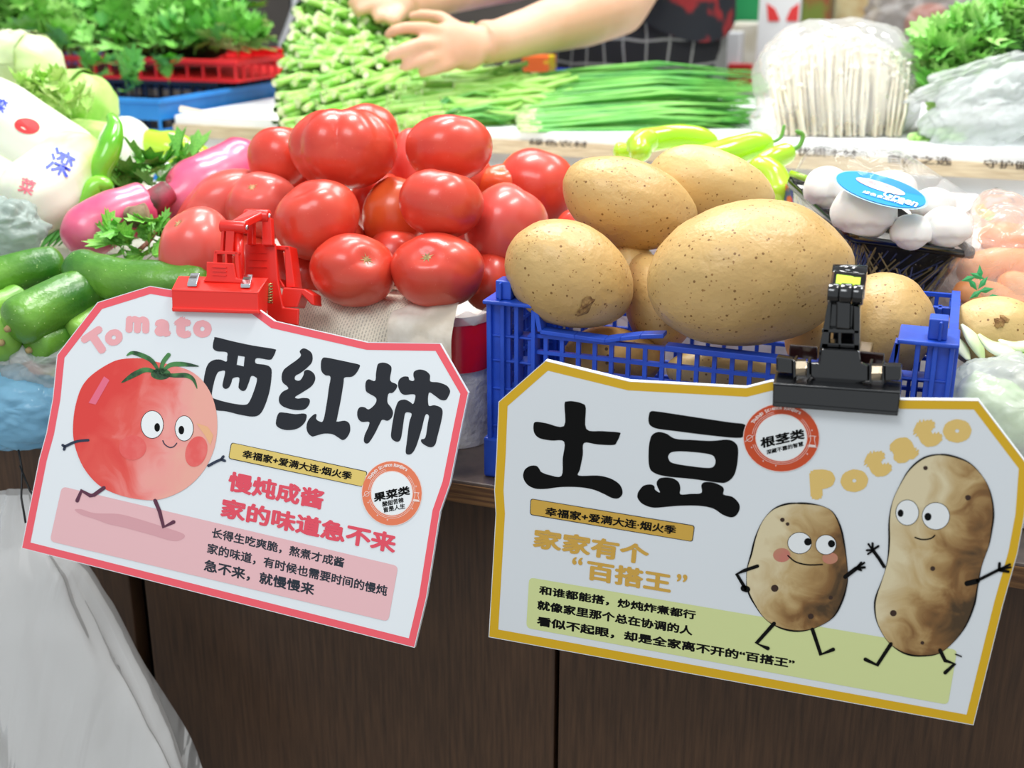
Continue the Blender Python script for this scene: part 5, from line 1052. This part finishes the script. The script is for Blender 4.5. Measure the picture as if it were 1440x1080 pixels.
# enoki
t = thing('enoki_bag', 'clear bag packed with a block of white enoki mushrooms on the back table', 'mushrooms', P(1175, 205, 1.36))
q = MB(); q2 = MB(); rnd = random.Random(4)
for i in range(900):
    x = rnd.uniform(1082, 1280); dep = rnd.random() ** .7; d = 1.345 + .10 * dep; top = 44 + ((x - 1178) / 104) ** 2 * 48 + (1 - dep) * 70 * rnd.random(); r = .0016
    xb = 1178 + (x - 1178) * .86; A = P(x, top, d); B_ = V((P(xb, 200, d).x, P(xb, 200, d).y, ZB + .002)); q.tube([B_, A.lerp(B_, .5) + RT * rnd.uniform(-.003, .003), A], [r, r, r * .9], 4)
    q2.blob(A, RT * .0032, UP * .0024, FW * .0032, None, 7, 5)
mk('stalks', q, mat('enoki', 'F2EAD6', .5, 'E8DCC0', 40, sss=.2), t)['kind'] = 'stuff'; mk('caps', q2, mat('enoki_cap', 'FAF6EA', .4, sss=.2), t)['kind'] = 'stuff'
c = P(1178, 122, 1.395); 
mk('bag_film', MB().blob(c, RT * .096, UP * .076, FW * .062, lambda d: (1 + .05 * n3(d * 3) + .03 * n3(d * 9)) * (1 + .22 * max(0, abs(d.x * d.y) - .15)) * (1.12 if (d.x < -.6 and d.y < -.4) else 1), 90, 60), plastic('enoki_film', 'FCFCFA', fac=.34, bump=.6, bsc=10, rough=.1, gk=.3), t)
# celery right
cel = [leafmesh('parsley', m, 20 + k) for k, m in enumerate((mat('celery_a', '74BE4A', .5, 'A8DC78', 30), mat('celery_b', '4E9A34', .5, '80C858', 30), mat('celery_c', '9AD868', .5, 'C4EC98', 30)))]
t = thing('celery_bundle', 'leafy celery stacked at the right end of the back table', 'vegetables', P(1370, 200, 1.34))
scatter(t, 240, 260, inpx([(1350, 62, 50, 26), (1400, 40, 50, 26), (1440, 20, 40, 26), (1320, 78, 26, 20), (1330, 122, 30, 16), (1370, 100, 40, 20)], 1.34, 1.44), .030, cel)
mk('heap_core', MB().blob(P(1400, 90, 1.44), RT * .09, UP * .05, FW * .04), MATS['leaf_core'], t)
for i in range(26):
    x, y = random.uniform(1280, 1352), random.uniform(186, 208); o = mk('stalk', MB().tube([P(x, y, 1.325), P(x + 8, y - 2, 1.345), P(x + 50, y - 8, 1.40)], [.0042, .0042, .003], 7), cel[2].materials[0] if i % 2 else stemg, t)
for i in range(10): mk('stalk', MB().tube([P(1296 + i, 90 + i * 7, 1.35), P(1330 + i * 2, 70 + i * 6, 1.37)], [.003, .004], 6), grnl, t)
bag('plastic_bag', 'crumpled clear plastic bag draped over the celery at the right', 1396, 152, 96, 50, 1.31, .045, plastic('celery_bag', 'F6FAFA', fac=.5, bump=.9, bsc=12, rough=.12), .22, rot=-22)
bag('plastic_bag', 'upper fold of clear plastic across the celery leaves', 1372, 108, 88, 20, 1.315, .02, bagc, .3, rot=-18)

# ------------------------------------------------------------------ person behind the back table
pe = bpy.data.objects.new('person', None)
bpy.data.objects.remove(pe)
q = MB()
S1, S2 = P(985, -190, 1.80), P(835, -215, 2.04)
pel = P(892, 120, 2.02); ch = (S1 + S2) / 2; ch = V((ch.x, ch.y, ch.z - .05)); nk = (S1 + S2) / 2 + V((0, 0, .05)); axs = (S1 - S2).normalized()
fwp = V((axs.y, -axs.x, 0)).normalized(); fwp = fwp if fwp.dot(CAM - pel) > 0 else -fwp
def ring(c, rx, ry, n=28): return [c + axs.cross(ZZ).cross(ZZ).normalized() * rx * math.cos(a) + fwp * ry * math.sin(a) for a in (2 * PI * i / n for i in range(n))]
pv = V((pel.x, pel.y, 0))
LV = [(.72, .16, .115), (.82, .175, .125), (.93, .165, .115), (1.05, .145, .10), (1.18, .155, .105), (1.28, .17, .11), (1.36, .15, .085), (1.40, .07, .06)]
def bc_(z): f = max(0, min(1, (z - .9) / .5)); return V((pv.x + (ch.x - pv.x) * f, pv.y + (ch.y - pv.y) * f, z))
LV2 = [(z, a, b) for z, a, b in LV]
lo = loft([ring(bc_(z), a, b) for z, a, b in LV2], True); lo.f.append(tuple(range(28))[::-1]); q.add(lo.v, lo.f)
sh = bc_(1.34)
E1, W1 = P(868, 8, 1.64), P(700, 58, 1.50); E2, W2 = P(770, -52, 1.84), P(598, 0, 1.66)
q.tube([sh + (S1 - S2) * .30, S1, S1.lerp(E1, .5), E1], [.05, .052, .046, .042], 16)
q.tube([sh - (S1 - S2) * .30, S2, S2.lerp(E2, .5), E2], [.05, .052, .046, .042], 16)
q.tube([S1.lerp(E1, .75), E1, E1.lerp(W1, .3), E1.lerp(W1, .75), W1, W1.lerp(P(655, 62, 1.475), .5)], [.042, .042, .041, .030, .026, .027], 18)
q.tube([S2.lerp(E2, .75), E2, E2.lerp(W2, .3), E2.lerp(W2, .75), W2, P(570, 6, 1.64)], [.042, .042, .040, .030, .026, .027], 18)
# near hand: palm and fingers closing on the stems
pa = P(632, 64, 1.465); q.blob(pa, RT * .036 + UP * .003, UP * .030, FW * .014, None, 20, 14); q.blob(P(655, 66, 1.475), RT * .03, UP * .030, FW * .018, None, 16, 12)
def fing(pts, r): q.tube([P(*p) for p in pts], r + [r[-1] * .75], 10) if 0 else q.tube([P(*p) for p in pts], r, 10)
fing([(622, 46, 1.462), (596, 40, 1.445), (570, 39, 1.436), (552, 44, 1.436), (542, 52, 1.442)], [.0095, .0088, .0080, .0074, .0052])
fing([(618, 62, 1.456), (590, 62, 1.434), (566, 70, 1.426), (551, 78, 1.430), (543, 84, 1.438)], [.0096, .0090, .0082, .0075, .0054])
fing([(622, 78, 1.458), (598, 84, 1.440), (580, 89, 1.436), (569, 94, 1.438), (563, 97, 1.444)], [.0090, .0084, .0076, .0070, .0050])
fing([(634, 90, 1.464), (614, 96, 1.454), (598, 101, 1.450), (588, 104, 1.454)], [.0095, .0085, .0078, .0055])
fing([(642, 40, 1.475), (618, 24, 1.485), (592, 22, 1.495), (574, 24, 1.500)], [.0100, .0090, .0082, .0058])
pb = P(548, 6, 1.63); q.blob(pb, RT * .032, UP * .030, FW * .016, None, 20, 14)
fing([(545, -8, 1.63), (515, -6, 1.60), (498, 2, 1.595), (492, 10, 1.60)], [.0100, .0095, .0088, .0060]); fing([(545, 6, 1.62), (520, 8, 1.60), (505, 15, 1.595), (500, 22, 1.60)], [.0100, .0095, .0088, .0060])
fing([(548, 16, 1.62), (536, 24, 1.60), (526, 30, 1.60)], [.0095, .0085, .0060]); fing([(550, -14, 1.63), (525, -20, 1.61), (508, -16, 1.60)], [.0095, .0090, .0060]); fing([(560, 18, 1.62), (553, 30, 1.60), (548, 36, 1.60)], [.011, .0095, .0065])
# neck, head, legs
q.tube([bc_(1.38), bc_(1.38) + V((0, 0, .10)) + fwp * .02], [.055, .052], 16); hd = bc_(1.38) + V((0, 0, .21)) + fwp * .05
q.blob(hd, axs * .075, fwp * .092, V((0, 0, .115)), lambda d: 1 - .10 * max(0, -d.z) * (1 if d.y > 0 else .4), 32, 24)
q.blob(hd + fwp * .094 - V((0, 0, .012)), axs * .013, fwp * .016, V((0, 0, .022)), None, 12, 10)
for s_ in (-1, 1):
    q.blob(hd + axs * .076 * s_, axs * .010, fwp * .018, V((0, 0, .030)), None, 10, 8); hp = bc_(.80) + axs * .085 * s_
    q.tube([hp, V((hp.x, hp.y, .48)), V((hp.x, hp.y, .10)), V((hp.x, hp.y, .06)) + fwp * .02, V((hp.x, hp.y, .035)) + fwp * .14], [.085, .058, .040, .038, .03], 14)
body = mk('person', q, skin, None, True, loc=V((pv.x, pv.y, 0))); tag(body, 'person in a dark checked apron reaching both bare arms to the pile of green stems', 'person')
rm = body.modifiers.new('r', 'REMESH'); rm.mode = 'VOXEL'; rm.voxel_size = .0032; rm.use_smooth_shade = True
sm_ = body.modifiers.new('s', 'SMOOTH'); sm_.iterations = 12; sm_.factor = .5
# clothing as children
def gridcloth():
    m = bpy.data.materials.new('checked_cloth'); m.use_nodes = True; N = m.node_tree.nodes; L = m.node_tree.links; b = N['Principled BSDF']; b.inputs['Roughness'].default_value = .85
    tc = N.new('ShaderNodeTexCoord'); sp = N.new('ShaderNodeSeparateXYZ'); nz = N.new('ShaderNodeTexNoise'); nz.inputs['Scale'].default_value = 6; L.new(tc.outputs['Object'], nz.inputs[0])
    mxv = N.new('ShaderNodeVectorMath'); mxv.operation = 'MULTIPLY_ADD'; L.new(nz.outputs['Color'], mxv.inputs[0]); mxv.inputs[1].default_value = (.03, .03, .03); L.new(tc.outputs['Object'], mxv.inputs[2]); L.new(mxv.outputs[0], sp.inputs[0])
    def line(sock, k):
        a = N.new('ShaderNodeMath'); a.operation = 'MULTIPLY'; L.new(sock, a.inputs[0]); a.inputs[1].default_value = k; f = N.new('ShaderNodeMath'); f.operation = 'FRACT'; L.new(a.outputs[0], f.inputs[0]); l = N.new('ShaderNodeMath'); l.operation = 'LESS_THAN'; L.new(f.outputs[0], l.inputs[0]); l.inputs[1].default_value = .09; return l.outputs[0]
    mm = N.new('ShaderNodeMath'); mm.operation = 'MAXIMUM'; L.new(line(sp.outputs[0], 30), mm.inputs[0]); L.new(line(sp.outputs[2], 25), mm.inputs[1])
    mx = N.new('ShaderNodeMix'); mx.data_type = 'RGBA'; L.new(mm.outputs[0], mx.inputs[0]); mx.inputs[6].default_value = hx('16161A'); mx.inputs[7].default_value = hx('8A8A86'); L.new(mx.outputs[2], b.inputs['Base Color']); return m
def garment(name, m, lv, fold=.0, nf=9, dip=0):
    lp = []
    for z, a, b in lv:
        rg = []
        for i in range(72):
            an = 2 * PI * i / 72; k = 1 + fold * math.sin(nf * an + z * 3) * (lv[-1][0] - z + .1); zd = z - dip * max(0, math.cos(an)) * (1.3 - z) / .27 if z < 1.3 else z; c = bc_(z); c = V((c.x, c.y, zd)); rg.append(c + axs * a * k * math.cos(an) + fwp * b * k * math.sin(an))
        lp.append(rg)
    o = mk(name, loft(lp), m, body); return o
garment('apron', gridcloth(), [(.45, .23, .18), (.7, .205, .155), (.85, .195, .145), (.95, .185, .135), (1.02, .178, .128), (1.10, .178, .127), (1.28, .176, .122)], .05)
garment('shirt', mat('dark_print_cloth', '141820', .8, '8A1C20', 14, .54, .60), [(1.20, .190, .140), (1.23, .186, .136), (1.26, .182, .130), (1.29, .182, .122), (1.365, .160, .096), (1.41, .08, .07)], dip=.30)
garment('trousers', mat('dark_trousers', '1C1C22', .9), [(.08, .15, .09), (.45, .16, .10), (.80, .18, .13), (.9, .178, .13)])
mk('hair', MB().blob(hd + V((0, 0, .02)) - fwp * .015, axs * .086, fwp * .095, V((0, 0, .118)), lambda d: 1 if (d.y < .45 or d.z > .5) else .8, 32, 24), mat('black_hair', '14100E', .6), body)
for s_ in (-1, 1):
    mk('eye', MB().blob(hd + fwp * .080 + axs * .030 * s_ + V((0, 0, .008)), axs * .013, fwp * .010, V((0, 0, .007)), None, 14, 10), mat('eye_white', 'EDEAE6', .3), body)
    mk('pupil', MB().blob(hd + fwp * .0885 + axs * .030 * s_ + V((0, 0, .008)), axs * .005, fwp * .003, V((0, 0, .005)), None, 10, 8), black, body)
mk('mouth', MB().blob(hd + fwp * .086 - V((0, 0, .055)), axs * .020, fwp * .008, V((0, 0, .006)), None, 16, 10), mat('lips', 'B8605C', .5), body)
st = mk('strap', MB().tube([P(1024, -30, 1.9), P(1026, 10, 1.9), P(1022, 40, 1.91), P(1012, 52, 1.92)], [.006, .006, .005, .003], 8, .5), black, body)
mk('trim_band', MB().tube([P(905, -8, 1.86), P(960, 25, 1.885), P(1000, 45, 1.91)], [.006, .007, .006], 8, .5), mat('cloth_red', 'A8201E', .8), body)

# ------------------------------------------------------------------ far background
bs = thing('back_shelf', 'low grey shelf with packages behind the person', 'shelf', (.15, 2.45, 0))
mk('board', MB().box(-.45, 1.1, 2.25, 2.75, .93, .955), mat('shelf_grey', 'B8B4B0', .5), bs, False); mk('plinth', MB().box(-.43, 1.08, 2.27, 2.7, 0, .93), mat('shelf_dark', '3A3432', .7), bs, False)
def bx(name, label, cat, x, y, w_, h_, Y, dep, m, grp=None, base=None):
    p = onY(x, y, Y); d = (p - CAM).dot(FW); s = d / F; z0 = .9555 if base is None else base
    t = thing(name, label, cat, (p.x, p.y + dep / 2, z0), grp); z1 = onY(x, y - h_ / 2, Y).z; mk('body', MB().box(p.x - w_ / 2 * s, p.x + w_ / 2 * s, Y, Y + dep, z0, max(z1, z0 + .02)), m, t, False, bev=.003); return t, p, s
t, p, s = bx('carton', 'white carton with two red curved panels behind the chives', 'carton', 1096, 12, 58, 60, 2.28, .07, mat('carton_white', 'ECECEC', .4))
FBk = Frame((0, 2.2795, 0), (0, -1, 0))
for pl_ in ([(1078, 4), (1090, 12), (1096, 26), (1096, 30), (1080, 30)], [(1124, 4), (1112, 12), (1106, 26), (1106, 30), (1122, 30)]): q = MB(); FBk.fill(q, [pl_], .001); mk('red_panel', q, ired, t, False)
bx('carton', 'green and brown packet right of the white carton', 'packet', 1146, 8, 38, 56, 2.3, .08, mat('packet_green', '6A7A28', .5, '8A4A28', 20, .45, .55))
bx('food_tub', 'long tub of pale noodles behind the chives', 'tub', 1054, 56, 66, 46, 2.36, .12, mat('tub_beige', 'CFC8B4', .5, 'E4E0D4', 30))
bx('food_tub', 'round white tub by the side of the apron', 'tub', 1022, 70, 36, 50, 2.27, .05, mat('tub_white', 'DADADC', .4))
bx('carton', 'green carton at the top behind the white carton', 'carton', 1050, -12, 60, 30, 2.5, .1, mat('carton_green', '1E8A50', .5))
bx('carton', 'small red box low beside the white tub', 'carton', 1040, 98, 34, 16, 2.26, .02, mat('carton_red', 'B8201E', .5), base=.93)
bag('plastic_bag', 'clear bag with reddish onions behind the enoki', 1290, 20, 74, 44, 2.15, .08, plastic('far_bag', 'E8E4E0', fac=.4, bump=.8, bsc=14), .2)
t = thing('onion', 'reddish-brown onion inside the clear bag behind the enoki', 'onion', P(1306, 60, 2.15)); mk('bulb', MB().blob(P(1306, 34, 2.15), RT * .042, UP * .036, FW * .04), mat('onion_skin', 'B8604A', .4, 'C88870', 12), t)
bx('packet', 'yellow and blue packet at the top right above the celery', 'packet', 1390, 10, 60, 40, 2.4, .1, mat('packet_yb', 'C8B840', .5, '3A6AA8', 14, .45, .55))
bx('carton', 'brown paper-wrapped packet left of the clear onion bag', 'packet', 1205, 0, 60, 40, 2.4, .1, mat('packet_tan', 'A88858', .5, 'C8C49A', 14))
bx('packet', 'small orange and yellow packet in the blue tray by the forearm', 'packet', 752, 88, 40, 20, 1.76, .04, mat('packet_or', 'E86A20', .5, 'E8D020', 24, .48, .52), base=ZB + .004)
t = thing('cable', 'grey cable hanging down beside the tall pile of stems', 'cable', P(400, 60, 2.0)); mk('cable_run', MB().tube([P(418, -60, 2.0), P(415, 10, 2.0), P(405, 40, 2.0), P(396, 62, 2.0), P(392, 120, 2.0)], [.006] * 5, 8), mat('cable_grey', '9A9EA2', .5), t)
t = thing('dark_post', 'black post behind the tall pile of stems', 'post', (P(425, 50, 2.3).x, 2.7, 0)); p = onY(425, 50, 2.6); mk('post_body', MB().box(p.x - .03, p.x + .16, 2.6, 2.7, 0, 2.2), mat('post_black', '141416', .6), t, False, bev=.004)
bag('plastic_bag', 'white and lilac plastic bag at the top left behind the greens', 75, -2, 62, 18, 2.35, .05, plastic('lilac_bag', 'D8D0E0', fac=.8, bump=.8, bsc=20), .2)
